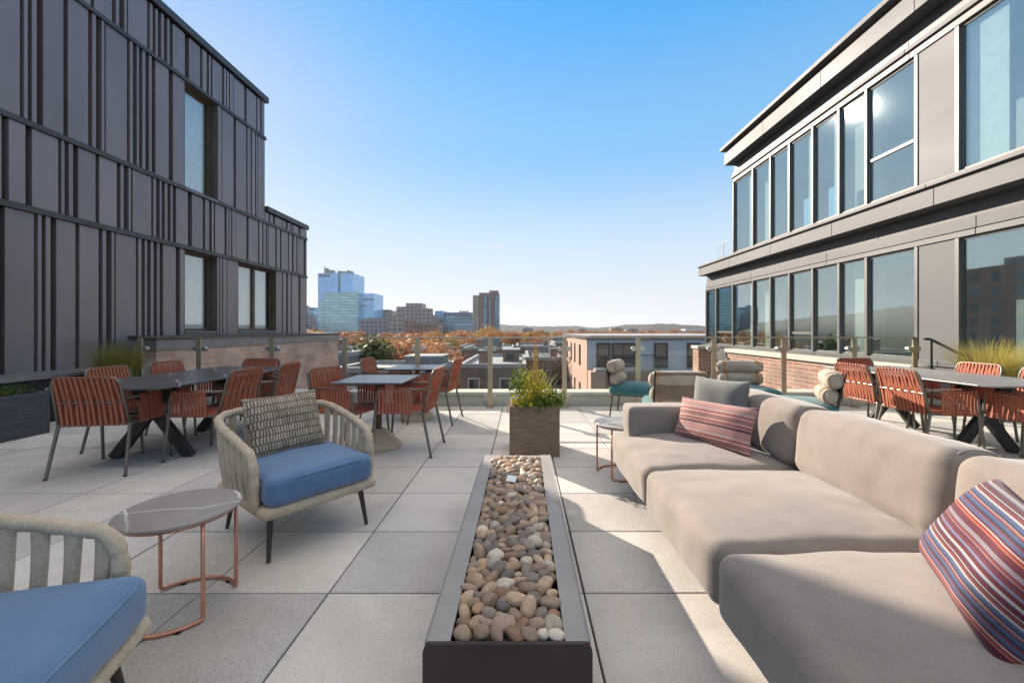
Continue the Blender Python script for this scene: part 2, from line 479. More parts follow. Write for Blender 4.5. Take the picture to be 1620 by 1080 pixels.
def marble_mat(name, base, vein, rough=.28, sc=2.2):
    m, nt, b, out = new_mat(name)
    b.inputs['Roughness'].default_value = rough
    tc = nd(nt, 'ShaderNodeTexCoord')
    n1 = nd(nt, 'ShaderNodeTexNoise', i_Scale=sc, i_Detail=7.0, i_Distortion=.5); nt.links.new(tc.outputs['Object'], n1.inputs['Vector'])
    sp = nd(nt, 'ShaderNodeSeparateXYZ'); nt.links.new(tc.outputs['Object'], sp.inputs[0])
    def vein_line(ax, ay, per, amp, off, wd):
        m1 = nd(nt, 'ShaderNodeMath', operation='MULTIPLY'); m1.inputs[1].default_value = ax; nt.links.new(sp.outputs['X'], m1.inputs[0])
        m2 = nd(nt, 'ShaderNodeMath', operation='MULTIPLY_ADD'); m2.inputs[1].default_value = ay; nt.links.new(sp.outputs['Y'], m2.inputs[0]); nt.links.new(m1.outputs[0], m2.inputs[2])
        m3 = nd(nt, 'ShaderNodeMath', operation='MULTIPLY_ADD'); m3.inputs[1].default_value = amp; nt.links.new(n1.outputs[0], m3.inputs[0]); nt.links.new(m2.outputs[0], m3.inputs[2])
        m4 = nd(nt, 'ShaderNodeMath', operation='ADD'); m4.inputs[1].default_value = 50+off; nt.links.new(m3.outputs[0], m4.inputs[0])
        pp = nd(nt, 'ShaderNodeMath', operation='PINGPONG'); pp.inputs[1].default_value = per; nt.links.new(m4.outputs[0], pp.inputs[0])
        rr_ = ramp(nt, [(0, (1,1,1)), (wd*.5, (.6,.6,.6)), (wd*1.6, (0,0,0))]); nt.links.new(pp.outputs[0], rr_.inputs[0])
        return rr_
    va_, vb_ = vein_line(.75, .66, .21, .22, .07, .006), vein_line(-.35, .94, .34, .3, .19, .0035)
    r1 = nd(nt, 'ShaderNodeMath', operation='MAXIMUM'); nt.links.new(va_.outputs[0], r1.inputs[0]); nt.links.new(vb_.outputs[0], r1.inputs[1])
    n2 = nd(nt, 'ShaderNodeTexNoise', i_Scale=sc*.8, i_Detail=3.0); nt.links.new(tc.outputs['Object'], n2.inputs['Vector'])
    r2 = ramp(nt, [(.36, (0,0,0)), (.5, (1,1,1))]); nt.links.new(n2.outputs[0], r2.inputs[0])
    ml = nd(nt, 'ShaderNodeMath', operation='MULTIPLY'); nt.links.new(r1.outputs[0], ml.inputs[0]); nt.links.new(r2.outputs[0], ml.inputs[1])
    r3 = ramp(nt, [(.3, tuple(c*.8 for c in base)), (.7, tuple(c*1.25 for c in base))]); nt.links.new(n1.outputs[0], r3.inputs[0])
    mx = nd(nt, 'ShaderNodeMix', data_type='RGBA'); nt.links.new(ml.outputs[0], mx.inputs[0]); nt.links.new(r3.outputs[0], mx.inputs[6]); mx.inputs[7].default_value = (*vein,1)
    nt.links.new(mx.outputs[2], b.inputs['Base Color'])
    return m

def stripe_mat(name, cols, seed):
    """striped weave running across the cushion"""
    m, nt, b, out = new_mat(name)
    b.inputs['Roughness'].default_value = .9; b.inputs['Sheen Weight'].default_value = .2; b.inputs['Specular IOR Level'].default_value = .2
    tc = nd(nt, 'ShaderNodeTexCoord'); sp = nd(nt, 'ShaderNodeSeparateXYZ'); nt.links.new(tc.outputs['Generated'], sp.inputs[0])
    rnd = random.Random(seed); stops = []; p = 0.0; last = None
    ws = [rnd.choice((.4,.5,.7,.9,1.2,1.7)) for _ in range(31)]; tot = sum(ws)
    for w in ws:
        c = rnd.choice([k for k in cols if k != last]); last = c
        stops.append((p/tot, c)); p += w
    rp = ramp(nt, stops, 'CONSTANT')
    sc_ = nd(nt, 'ShaderNodeMath', operation='MULTIPLY'); sc_.inputs[1].default_value = 1.9; nt.links.new(sp.outputs['Z'], sc_.inputs[0])
    frc = nd(nt, 'ShaderNodeMath', operation='FRACT'); nt.links.new(sc_.outputs[0], frc.inputs[0])
    nt.links.new(frc.outputs[0], rp.inputs[0])
    n2 = nd(nt, 'ShaderNodeTexNoise', i_Scale=420.0, i_Detail=2.0); nt.links.new(tc.outputs['Object'], n2.inputs['Vector'])
    r2 = ramp(nt, [(.3, (.75,.75,.75)), (.7, (1.15,1.15,1.15))]); nt.links.new(n2.outputs[0], r2.inputs[0])
    mx = nd(nt, 'ShaderNodeMix', data_type='RGBA', blend_type='MULTIPLY'); mx.inputs[0].default_value = 1
    nt.links.new(rp.outputs[0], mx.inputs[6]); nt.links.new(r2.outputs[0], mx.inputs[7]); nt.links.new(mx.outputs[2], b.inputs['Base Color'])
    bp = nd(nt, 'ShaderNodeBump', i_Strength=.4, i_Distance=.002); nt.links.new(n2.outputs[0], bp.inputs['Height']); nt.links.new(bp.outputs[0], b.inputs['Normal'])
    return m

def rope_mat():
    m, nt, b, out = new_mat('beige_rope')
    b.inputs['Roughness'].default_value = .92; b.inputs['Specular IOR Level'].default_value = .15
    tc = nd(nt, 'ShaderNodeTexCoord')
    n1 = nd(nt, 'ShaderNodeTexNoise', i_Scale=140.0, i_Detail=4.0); nt.links.new(tc.outputs['Object'], n1.inputs['Vector'])
    n2 = nd(nt, 'ShaderNodeTexNoise', i_Scale=14.0, i_Detail=4.0); nt.links.new(tc.outputs['Object'], n2.inputs['Vector'])
    r1 = ramp(nt, [(.3, (.39,.315,.23)), (.55, (.56,.46,.345)), (.75, (.66,.56,.44))])
    mx = nd(nt, 'ShaderNodeMath', operation='MULTIPLY_ADD'); mx.inputs[1].default_value = .6
    m3 = nd(nt, 'ShaderNodeMath', operation='MULTIPLY'); m3.inputs[1].default_value = .4
    nt.links.new(n2.outputs[0], m3.inputs[0]); nt.links.new(n1.outputs[0], mx.inputs[0]); nt.links.new(m3.outputs[0], mx.inputs[2])
    nt.links.new(mx.outputs[0], r1.inputs[0]); nt.links.new(r1.outputs[0], b.inputs['Base Color'])
    mp = nd(nt, 'ShaderNodeMapping'); mp.inputs['Scale'].default_value = (1,1,.12); nt.links.new(tc.outputs['Object'], mp.inputs[0])
    n4 = nd(nt, 'ShaderNodeTexNoise', i_Scale=190.0, i_Detail=3.0); nt.links.new(mp.outputs[0], n4.inputs['Vector'])
    ad = nd(nt, 'ShaderNodeMath', operation='ADD'); nt.links.new(n1.outputs[0], ad.inputs[0]); nt.links.new(n4.outputs[0], ad.inputs[1])
    bp = nd(nt, 'ShaderNodeBump', i_Strength=.6, i_Distance=.0025); nt.links.new(ad.outputs[0], bp.inputs['Height']); nt.links.new(bp.outputs[0], b.inputs['Normal'])
    return m

def pleat_mat():
    """beige cushion cover with rows of dark pleats"""
    m, nt, b, out = new_mat('pleated_weave')
    b.inputs['Roughness'].default_value = .85
    tc = nd(nt, 'ShaderNodeTexCoord')
    nz = nd(nt, 'ShaderNodeTexNoise', i_Scale=22.0, i_Detail=3.0); nt.links.new(tc.outputs['Object'], nz.inputs['Vector'])
    va = nd(nt, 'ShaderNodeVectorMath', operation='MULTIPLY_ADD'); va.inputs[1].default_value = (.020,.0,.012); nt.links.new(nz.outputs[1], va.inputs[0]); nt.links.new(tc.outputs['Object'], va.inputs[2])
    sp = nd(nt, 'ShaderNodeSeparateXYZ'); cb = nd(nt, 'ShaderNodeCombineXYZ'); nt.links.new(va.outputs[0], sp.inputs[0])
    nt.links.new(sp.outputs['X'], cb.inputs['X']); nt.links.new(sp.outputs['Z'], cb.inputs['Y'])
    bt = nd(nt, 'ShaderNodeTexBrick', offset=.37, squash=1.0)
    bt.inputs['Scale'].default_value = 1; bt.inputs['Brick Width'].default_value = .0165; bt.inputs['Row Height'].default_value = .047
    bt.inputs['Mortar Size'].default_value = .0026; bt.inputs['Mortar Smooth'].default_value = .35
    bt.inputs['Color1'].default_value = (.5,.41,.31,1); bt.inputs['Color2'].default_value = (.34,.27,.2,1); bt.inputs['Mortar'].default_value = (.05,.037,.03,1)
    nt.links.new(cb.outputs[0], bt.inputs['Vector']); nt.links.new(bt.outputs['Color'], b.inputs['Base Color'])
    bp = nd(nt, 'ShaderNodeBump', i_Strength=1.0, i_Distance=.006, invert=True); nt.links.new(bt.outputs['Fac'], bp.inputs['Height']); nt.links.new(bp.outputs[0], b.inputs['Normal'])
    return m

M = {}
M['paver'] = paver_mat()
M['joint'] = pm('joint_gravel', (.02,.02,.02), (.05,.045,.04), 60, .95)
M['curb'] = pm('cast_stone', (.46,.44,.39), (.56,.53,.47), 5, .8, bump=.15)
M['clad'] = pm('bronze_zinc_cladding', (.21,.18,.182), (.27,.233,.238), 1.3, .4, .3, rr=.09, stretch=(1,1,.35), isl=.09, bump=.25, bscale=2.2, bdist=.02)
M['clad_dark'] = pm('shadow_gap_metal', (.012,.011,.011), (.018,.016,.016), 3, .7, .0)
M['clad_cap'] = pm('dark_coping_metal', (.06,.056,.057), (.085,.08,.08), 2, .4, .4)
M['reveal'] = pm('brown_window_reveal', (.09,.065,.045), (.12,.088,.06), 3, .5, .2)
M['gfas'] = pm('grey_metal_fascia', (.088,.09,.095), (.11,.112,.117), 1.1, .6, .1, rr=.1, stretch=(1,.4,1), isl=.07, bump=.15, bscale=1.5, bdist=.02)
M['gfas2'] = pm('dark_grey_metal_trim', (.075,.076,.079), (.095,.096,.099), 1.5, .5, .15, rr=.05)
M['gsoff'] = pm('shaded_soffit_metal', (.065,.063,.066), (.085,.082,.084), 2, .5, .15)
M['mull'] = pm('aluminium_mullion', (.10,.098,.096), (.13,.127,.122), 2, .45, .2)
M['glassR'] = pane_mat('coated_window_glass', (.88,.96,.95), .27, (.86,.98,1.0), wav=.08, rough=.022)
M['glassL'] = pane_mat('clear_window_glass', (.95,.97,.97), .17, (.95,1,1), wav=.06)
M['railglass'] = pane_mat('railing_glass', (.955,.975,.965), .022, (.95,1,.98))
M['paint'] = pm('interior_plaster', (.5,.5,.48), (.58,.575,.56), 2, .9)
M['intfloor'] = pm('interior_floor', (.12,.09,.065), (.17,.13,.1), 3, .5)
M['drape'] = fabric('white_drape', (.62,.62,.6), (.72,.72,.7), 120, .2)
M['bluepanel'] = pm('blue_screen_fabric', (.05,.25,.5), (.07,.3,.56), 4, .6)
M['brickL'] = brick('pale_brick', (.60,.35,.26), (.70,.48,.38), (.58,.48,.41))
M['brickR'] = brick('red_brick', (.36,.17,.115), (.43,.25,.18), (.45,.4,.35))
M['flash'] = pm('grey_flashing', (.2,.2,.21), (.27,.27,.28), 3, .4, .5)
M['bronze'] = pm('champagne_post_metal', (.40,.34,.25), (.46,.4,.3), 6, .32, .75)
M['steel'] = pm('stainless_steel', (.45,.43,.4), (.52,.5,.47), 8, .3, .9)
M['black'] = pm('black_metal', (.02,.02,.02), (.03,.03,.03), 8, .45, .4)
M['strap'] = pm('terracotta_strap', (.34,.095,.05), (.43,.13,.07), 60, .75, bump=.3, bscale=400, bdist=.002)
M['chairmetal'] = pm('taupe_chair_tube', (.16,.145,.12), (.2,.18,.15), 12, .4, .5)
M['foot'] = pm('black_rubber', (.015,.015,.015), (.02,.02,.02), 8, .8)
M['marble'] = marble_mat('dark_marble', (.07,.068,.075), (.5,.49,.5))
M['marble2'] = marble_mat('brown_grey_marble', (.30,.27,.255), (.75,.72,.69), .42, 1.7)
M['tableleg'] = pm('charcoal_table_leg', (.035,.034,.034), (.05,.048,.048), 6, .5, .3)
M['bistrotop'] = pm('slate_laminate', (.12,.135,.16), (.15,.165,.19), 5, .3)
M['cone'] = pm('sand_concrete', (.42,.33,.23), (.5,.4,.29), 9, .85, bump=.25)
M['pole'] = pm('dark_bronze_pole', (.07,.05,.035), (.09,.065,.045), 6, .45, .4)
M['sofa'] = fabric('taupe_outdoor_fabric', (.236,.201,.176), (.266,.228,.2), 420, .2)
M['sofabase'] = pm('dark_taupe_plinth', (.05,.043,.038), (.07,.06,.053), 8, .7)
M['piping'] = fabric('taupe_piping', (.26,.225,.195), (.3,.26,.23), 300, .3)
M['greycush'] = fabric('grey_cushion_fabric', (.15,.16,.152), (.19,.2,.19), 260, .45)
M['redstripe'] = stripe_mat('red_stripe_weave', [(.38,.035,.03),(.42,.1,.08),(.5,.42,.38),(.28,.2,.2),(.12,.03,.04),(.5,.28,.25),(.06,.05,.08),(.4,.33,.33)], 5)
M['multistripe'] = stripe_mat('multicolour_stripe_weave', [(.22,.035,.035),(.09,.018,.028),(.05,.08,.16),(.34,.3,.28),(.08,.155,.28),(.3,.1,.06),(.07,.04,.085),(.19,.165,.19),(.035,.03,.05),(.12,.028,.04),(.13,.15,.24),(.1,.02,.03)], 21)
M['rope'] = rope_mat()
M['pleat'] = pleat_mat()
M['blueseat'] = fabric('blue_seat_fabric', (.085,.175,.33), (.10,.205,.37), 420, .25, .55, .35)
M['bluepipe'] = fabric('blue_piping', (.12,.22,.38), (.15,.26,.42), 420, .2)
M['dleg'] = pm('dark_taper_leg', (.06,.05,.042), (.08,.066,.055), 9, .4, .5)
M['copper'] = pm('copper_tube', (.60,.27,.17), (.68,.33,.22), 12, .35, .7)
M['teal'] = fabric('teal_seat_fabric', (.025,.12,.13), (.035,.15,.16), 380, .25, .75, .2)
M['bolster'] = fabric('sand_bolster_fabric', (.34,.285,.225), (.42,.36,.285), 260, .35)
M['bolster_end'] = fabric('brown_bolster_cap', (.19,.135,.09), (.24,.175,.12), 260, .35)
M['orange'] = pm('orange_strap_leather', (.36,.15,.04), (.42,.19,.055), 20, .6)
M['pit'] = pm('dark_brown_steel', (.05,.032,.026), (.065,.042,.034), 4, .55, .1, rr=.06, spec=.3)
M['pitrim'] = pm('grey_bronze_rim', (.29,.26,.235), (.34,.31,.285), 5, .5, .15, rr=.05)
M['planterbrown'] = pm('brown_woven_planter', (.16,.105,.066), (.27,.19,.13), 26, .85, bump=.6, bscale=70, stretch=(.35,.35,3), bdist=.006)
M['plantergrey'] = pm('charcoal_planter', (.045,.048,.055), (.085,.09,.1), 30, .85, bump=.5, bscale=80, stretch=(.35,.35,3), bdist=.005)
M['soil'] = pm('dark_soil', (.02,.014,.01), (.05,.035,.024), 40, .95, bump=.8)
M['leaf_green'] = leaf_mat('green_leaf', [(0,(.03,.08,.015)),(.4,(.08,.15,.025)),(.8,(.17,.22,.04)),(1,(.28,.24,.07))])
M['leaf_lime'] = leaf_mat('yellow_green_leaf', [(0,(.14,.17,.015)),(.5,(.34,.33,.035)),(1,(.52,.44,.06))])
M['leaf_brown'] = leaf_mat('dry_leaf', [(0,(.16,.08,.03)),(.5,(.28,.17,.07)),(1,(.38,.29,.14))])
M['grass_dull'] = leaf_mat('olive_grass', [(0,(.10,.11,.025)),(.5,(.22,.21,.05)),(1,(.36,.3,.1))])
M['grass_gold'] = leaf_mat('golden_grass', [(0,(.2,.2,.04)),(.5,(.42,.36,.08)),(1,(.6,.48,.16))])
M['paper'] = pm('white_card', (.75,.76,.78), (.8,.81,.83), 5, .5)
M['bark'] = pm('grey_bark', (.07,.055,.045), (.13,.105,.085), 6, .9)
M['t_orange'] = leaf_mat('orange_autumn_leaf', [(0,(.27,.12,.055)),(.4,(.44,.2,.085)),(.75,(.55,.27,.11)),(1,(.6,.35,.15))], .3)
M['t_rust'] = leaf_mat('rust_autumn_leaf', [(0,(.24,.1,.06)),(.5,(.39,.165,.09)),(1,(.5,.24,.12))], .3)
M['t_gold'] = leaf_mat('golden_autumn_leaf', [(0,(.25,.14,.05)),(.5,(.41,.25,.08)),(1,(.52,.35,.12))], .3)
M['t_green'] = leaf_mat('dull_green_leaf', [(0,(.03,.05,.015)),(.5,(.075,.1,.025)),(1,(.17,.17,.04))], .3)
M['roof_light'] = pm('pale_roof_membrane', (.26,.26,.255), (.36,.36,.35), .8, .8)
M['roof_dark'] = pm('tar_roof', (.09,.09,.095), (.15,.15,.155), .8, .85)
M['win_dark'] = pm('dark_window_glass', (.02,.024,.03), (.05,.06,.07), .6, .08, spec=.8)
M['win_frame'] = pm('white_window_frame', (.5,.49,.47), (.58,.57,.55), 4, .6)
M['win_frame_dark'] = pm('dark_window_frame', (.05,.05,.055), (.07,.07,.075), 4, .5)

# ------------------------------------------------------------------ terrace floor
rng = random.Random(11)
PX, PY, PS = .289, 1.98, .602
mb = MB()
g = .0045
i0, i1 = -12, 12
for i in range(i0, i1):
    for j in range(-10, 8):
        x0, x1 = PX+i*PS+g, PX+(i+1)*PS-g
        y0, y1 = PY+j*PS*1.002+g, PY+(j+1)*PS*1.002-g
        x0, x1 = max(x0, -6.98), min(x1, 7.18); y1 = min(y1, 6.84)
        if x1-x0 < .03 or y1-y0 < .03: continue
        dz = rng.uniform(-.0012, .0012)
        mb.box(x0, x1, y0, y1, -.05, dz)
struct(mb.build('terrace_floor', M['paver'], bevel=.003), 'pale concrete paver terrace with thin dark joints', 'floor')
struct(MB().box(-7.0, 7.2, -4.2, 6.85, -.45, -.03).build('terrace_bed', M['joint']), 'dark bed seen in the joints between the pavers', 'floor')

# ------------------------------------------------------------------ curb behind the railing
t = thing('parapet_curb', 'low pale stone curb running behind the glass railing', 'curb', (0, 6.86, 0))
mb = MB()
x = -6.2
while x < 6.2:
    mb.box(x+.002, x+1.548, 0, .30, -.4, .175); x += 1.55
mb.build('curb_body', M['curb'], t, bevel=.006)
mb = MB(); x = -6.2
while x < 6.2:
    mb.box(x+.003, x+1.547, -.035, .33, .177, .225); x += 1.55
mb.build('coping', M['curb'], t, bevel=.008)

# ------------------------------------------------------------------ glass railing
t = thing('glass_railing', 'glass railing with bronze posts along the terrace edge', 'railing', (0, 6.70, 0))
post_x = [-6.1, -5.16, -4.0, -2.84, -1.68, -.52, .665, 1.84, 3.05, 4.16, 5.28, 6.25]
post = None
for x in post_x:
    mb = MB().box(-.038, .038, -.014, .014, 0, 1.1)
    mb.box(-.06, .06, -.05, .05, .0, .012)
    p = mb.build('post', M['bronze'], t, bevel=.003) if post is None else post.copy()
    if post is None: post = p
    else:
        COL.objects.link(p); p.parent = t
    p.location = (x, 0, .002)
clamp = MB()
clamp.lathe([(.001,-.03),(.036,-.03),(.04,-.026),(.04,.026),(.036,.03),(.001,.03)], 18, (.0, .03, 0), axis='Y')
cm = None
for x in post_x:
    for z in (.93, .2):
        for sx in (-1, 1):
            if cm is None: c = cm = clamp.build('clamp', M['steel'], t, smooth=40)
            else:
                c = cm.copy(); COL.objects.link(c); c.parent = t
            c.location = (x+sx*.066, 0, z)
for a, b in zip(post_x[:-1], post_x[1:]):
    MB().box(a+.03, b-.03, .024, .036, .1, 1.098).build('glass_panel', M['railglass'], t)
MB().box(post_x[0]-.04, post_x[-1]+.04, .006, .048, 1.102, 1.122).build('cap_rail', M['bronze'], t, bevel=.003)

t = thing('stair_handrail', 'thin black handrail sloping down beside the right end of the glass railing', 'handrail', (0,0,0))
MB().tube(round_path([(6.30,6.6,1.09),(6.40,6.6,1.09),(6.46,6.18,.86),(6.47,6.10,.86)], .05), .02, 8).build('rail', M['black'], t, smooth=40)
MB().tube([(6.40,6.58,1.08),(6.40,6.58,.01)], .014, 8).build('post', M['black'], t, smooth=40)
MB().box(6.44,6.50,6.07,6.13,.01,.84).build('end_post', M['black'], t, bevel=.004)

# ------------------------------------------------------------------ wall helper: wall in the YZ plane with openings
def wall_cells(mb, xa, xb, ya, yb, za, zb, holes, mi=0):
    ys = sorted({ya, yb, *[min(max(h[0],ya),yb) for h in holes], *[min(max(h[1],ya),yb) for h in holes]})
    zs = sorted({za, zb, *[min(max(h[2],za),zb) for h in holes], *[min(max(h[3],za),zb) for h in holes]})
    for y0, y1 in zip(ys[:-1], ys[1:]):
        run = None
        for z0, z1 in zip(zs[:-1], zs[1:]):
            my, mz = (y0+y1)/2, (z0+z1)/2
            if any(h[0] < my < h[1] and h[2] < mz < h[3] for h in holes):
                if run: mb.box(xa, xb, y0, y1, run[0], run[1], mi); run = None
            else:
                run = (run[0], z1) if run else (z0, z1)
        if run: mb.box(xa, xb, y0, y1, run[0], run[1], mi)

# ------------------------------------------------------------------ left building, dark ribbed metal
LX, LY, LE = -7.0, 11.44, 13.6
t = thing('metal_clad_building', 'dark ribbed metal clad building with stepped roof on the left of the terrace', 'building', (LX, 0, 0))
holes = [(8.7, 9.6, 4.17, 6.37), (8.7, 9.6, 1.2, 2.88), (10.34, 11.94, 1.2, 2.88)]
mb = MB()
wall_cells(mb, -.30, -.13, -4.2, LY, .0, 7.4, holes)
wall_cells(mb, -.30, -.13, LY, LE, .0, 4.45, holes)
mb.box(-.30, -.13, -4.2, LE, -14, 0)
mb.box(-8, -.30, LY-.25, LY, 4.45, 7.4); mb.box(-8, -.30, LE-.25, LE, -14, 4.45)
mb.box(-8, -.30, -4.2, -3.95, -14, 7.4)
mb.box(-8, -.30, -3.95, LY-.25, 7.2, 7.38); mb.box(-8, -.30, LY, LE-.25, 4.2, 4.43)
mb.build('wall', M['clad_dark'], t)
mb = MB()
mb.box(-8, -1.6, -3.95, LY-.25, -14, 7.2); mb.box(-8, -1.6, LY-.25, LE-.25, -14, 4.2)
mb.box(-1.6, -.3, -3.95, LE-.25, .6, .8); mb.box(-1.6, -.3, -3.95, LE-.25, 3.2, 3.5)
mb.build('interior_room', M['paint'], t)
rng = random.Random(4)
rows = [(0.0, 2.90), (2.99, 4.11), (4.20, 6.38), (6.47, 7.36)]
mb = MB(); ribs = MB()
cols = []
y = -4.2
while y < LE:
    w = rng.choice([.30,.34,.38,.30,.27])
    cols.append(('p', y, y+w)); y += w
    k = rng.choice([1,2,2,3,3,4,0])
    if k == 0: y += .02
    for q in range(k):
        y += rng.choice([.035,.055,.075,.09])
        w = rng.choice([.045,.055,.06,.12,.16,.19]); cols.append(('r', y, y+w)); y += w
    y += rng.choice([.04,.065,.09])
for ri, (z0, z1) in enumerate(rows):
    sh = [0, .31, -.17, .23][ri]
    for kind, a, b in cols:
        a, b = a+sh, b+sh
        end = LE if z1 < 4.5 else LY
        if ri == 2 or ri == 3: end = LY
        a, b = max(a, -4.2), min(b, end)
        if b-a < .03: continue
        segs = [(a, b)]
        for h in holes:
            if h[2] < z1 and h[3] > z0:
                ns = []
                for s in segs:
                    if s[1] <= h[0] or s[0] >= h[1]: ns.append(s)
                    else:
                        if s[0] < h[0]-.02: ns.append((s[0], h[0]))
                        if s[1] > h[1]+.02: ns.append((h[1], s[1]))
                segs = ns
        for s in segs:
            d = rng.uniform(-.004, .004)
            top = z1
            (ribs if kind == 'r' else mb).box(-.129, d+(.012 if kind == 'r' else 0), s[0], s[1], z0+.004, top-.004)
    for h in holes:
        if h[2] < z1 and h[3] > z0:
            if h[2] > z0+.05: mb.box(-.129, -.002, h[0], h[1], z0+.004, h[2])
# the strip of the lower part above its second band
for kind, a, b in cols:
    a, b = max(a, LY), min(b, LE)
    if b-a > .03: (ribs if kind == 'r' else mb).box(-.129, .0, a, b, 4.204, 4.43)
mb.build('cladding_panel', M['clad'], t, bevel=.004)
ribs.build('cladding_rib', M['clad'], t, bevel=.004)
for z in (2.90, 4.11):
    mb = MB().box(-.129, .035, -4.2, LE+.02, z, z+.05); mb.box(-.129, .02, -4.2, LE+.02, z+.052, z+.09)
    mb.build('band_course', M['clad_cap'], t, bevel=.004)
mb = MB().box(-.129, .035, -4.2, LY+.0, 6.38, 6.43); mb.box(-.129, .02, -4.2, LY, 6.432, 6.47)
mb.build('band_course', M['clad_cap'], t, bevel=.004)
MB().box(-.45, .06, -4.2, LY+.06, 7.405, 7.56).build('roof_coping', M['clad_cap'], t, bevel=.006)
MB().box(-.45, .06, LY+.004, LE+.06, 4.46, 4.60).build('roof_coping', M['clad_cap'], t, bevel=.006)
MB().box(-.30, .0, LE-.002, LE+.02, -.5, 4.43).build('corner_trim', M['clad_cap'], t)
for k, h in enumerate(holes):
    w = MB().box(-.162, -.15, h[0]+.05, h[1]-.05, h[2]+.06, h[3]-.05)
    wnd = w.build('window', M['glassL'], t)
    f = MB()
    y0, y1, z0, z1 = h
    f.box(-.19, -.125, y0+.002, y0+.05, z0+.062, z1-.052); f.box(-.19, -.125, y1-.05, y1-.002, z0+.062, z1-.052)
    f.box(-.19, -.125, y0+.002, y1-.002, z1-.05, z1-.002); f.box(-.19, -.125, y0+.002, y1-.002, z0+.002, z0+.06)
    if k == 2: f.box(-.19, -.115, 11.08, 11.17, z0+.062, z1-.052)
    f.build('frame', M['reveal'], wnd)
    f = MB()
    f.box(-.124, -.003, y0+.001, y0+.012, z0, z1-.001); f.box(-.124, -.003, y1-.012, y1-.001, z0, z1-.001)
    f.box(-.124, -.003, y0+.013, y1-.013, z1-.014, z1-.002)
    f.build('reveal_lining', M['reveal'], wnd)
    MB().box(-.124, .04, y0-.01, y1+.01, z0-.03, z0-.002).build('sill', M['flash'], wnd, bevel=.003)
    MB().box(-.24, -.225, y0+.06, y0+(y1-y0)*.93, z0+.05, z1-.04).build('window_sheet', M['drape'], wnd)  # pale sheet added behind the glass in place of its bright reflections

# dark ledge at the foot of the metal wall
t = thing('wall_ledge', 'dark metal ledge along the foot of the ribbed wall on the left', 'ledge', (-6.65, 0, 0))
MB().box(-.345, .33, -4.2, 6.6, .0, .585).build('ledge_body', M['clad_dark'], t)
MB().box(-.347, .36, -4.2, 6.62, .588, .635).build('coping', M['flash'], t, bevel=.004)

# brick parapet beyond the railing on the left
t = thing('brick_parapet', 'pale brick parapet wall with grey metal cap beyond the railing on the left', 'wall', (-6.27, 7.2, 0))
MB().box(-.38, 0, 0, 7.1, -14, .93).build('brick_wall', M['brickL'], t)
MB().box(-.42, .02, -.03, 7.14, .88, 1.06).build('flashing', M['flash'], t, bevel=.004)
MB().box(-.45, .05, -.06, 7.17, 1.063, 1.13).build('coping', M['clad_cap'], t, bevel=.006)

# ------------------------------------------------------------------ right building, grey metal and glass
RX = 7.3
t = thing('glazed_building', 'two storey grey metal and glass building with brick base on the right', 'building', (RX, 0, 0))
UE, WE = 14.45, 16.6
up_y = [14.45, 13.23, 12.29, 11.42, 10.5, 9.63, 8.86, 7.73]
lo_y = [16.6, 15.75, 14.5] + up_y[1:]
near = [(7.0, 4.75), (4.0, 2.9), (2.9, 1.8), (1.0, -1.2), (-1.2, -4.1)]        # big panes and bays nearer than the picture's edge
def fascia(name, mat, xo, z0, z1, y0, y1, step, xi=-.02, gap=.010):
    mb = MB(); y = y1
    while y > y0+.01:
        a = max(y0, y-step); mb.box(xo, xi, a+gap/2, y-gap/2, z0, z1); y = a
    return mb.build(name, mat, t, bevel=.004)
# roof and floor plates, inner walls
mb = MB()
mb.box(.02, 9.5, -4.1, WE-.02, -.35, .02); mb.build('ground_slab', M['intfloor'], t)
mb = MB(); mb.box(-.0, 9.5, -4.1, WE-.02, 2.92, 3.74); mb.build('floor_slab', M['paint'], t)
mb = MB(); mb.box(-.0, 9.5, -4.1, UE-.02, 6.40, 7.3); mb.build('roof_slab', M['paint'], t)
mb = MB()
for z0, z1, ye in ((.021, 2.919, WE), (3.741, 6.399, UE)):
    mb.box(5.2, 5.35, -4.1, ye-.03, z0, z1)
    for yy in (1.4, 7.35, 11.44) if z0 > 3 else (1.4, 7.35):
        mb.box(1.4, 5.2, yy-.06, yy+.06, z0, z1)
    for yy in (3.4, 9.65, 13.25):
        mb.box(.45, .85, yy-.2, yy+.2, z0, z1)
mb.build('interior_wall', M['paint'], t)
MB().box(.0, 9.5, -4.25, -4.1, -14, 7.3).build('end_wall', M['gfas2'], t)
# bands from the sill of the lower storey up to the roof edge
fascia('sill_trim', M['gfas2'], -.10, .60, .69, -4.1, WE, 3.1)
fascia('head_trim', M['gfas'], -.075, 2.87, 3.06, -4.1, WE, 3.3)
fascia('head_trim', M['gfas2'], -.085, 2.76, 2.855, -4.1, WE, 3.3)
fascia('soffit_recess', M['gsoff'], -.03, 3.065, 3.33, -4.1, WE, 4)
fascia('fascia_panel', M['gfas'], -.36, 3.335, 3.655, -4.1, WE-.1, 2.35)
fascia('ledge_cap', M['gfas'], -.42, 3.66, 3.715, -4.1, WE-.02, 4.7)
fascia('sill_trim', M['gfas2'], -.09, 3.72, 3.86, -4.1, UE, 3.1)
fascia('head_trim', M['gfas2'], -.085, 6.28, 6.40, -4.1, UE, 3.3)
fascia('head_trim', M['gfas'], -.13, 6.415, 6.50, -4.1, UE+.05, 3.3)
fascia('head_trim', M['gfas2'], -.1, 6.515, 6.60, -4.1, UE, 3.3)
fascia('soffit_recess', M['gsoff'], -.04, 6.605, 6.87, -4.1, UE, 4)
fascia('fascia_panel', M['gfas'], -.36, 6.875, 7.255, -4.1, UE+.05, 2.35)
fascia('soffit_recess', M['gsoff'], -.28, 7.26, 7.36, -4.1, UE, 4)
fascia('roof_coping', M['gfas'], -.48, 7.365, 7.47, -4.1, UE+.12, 4.7, xi=.4)
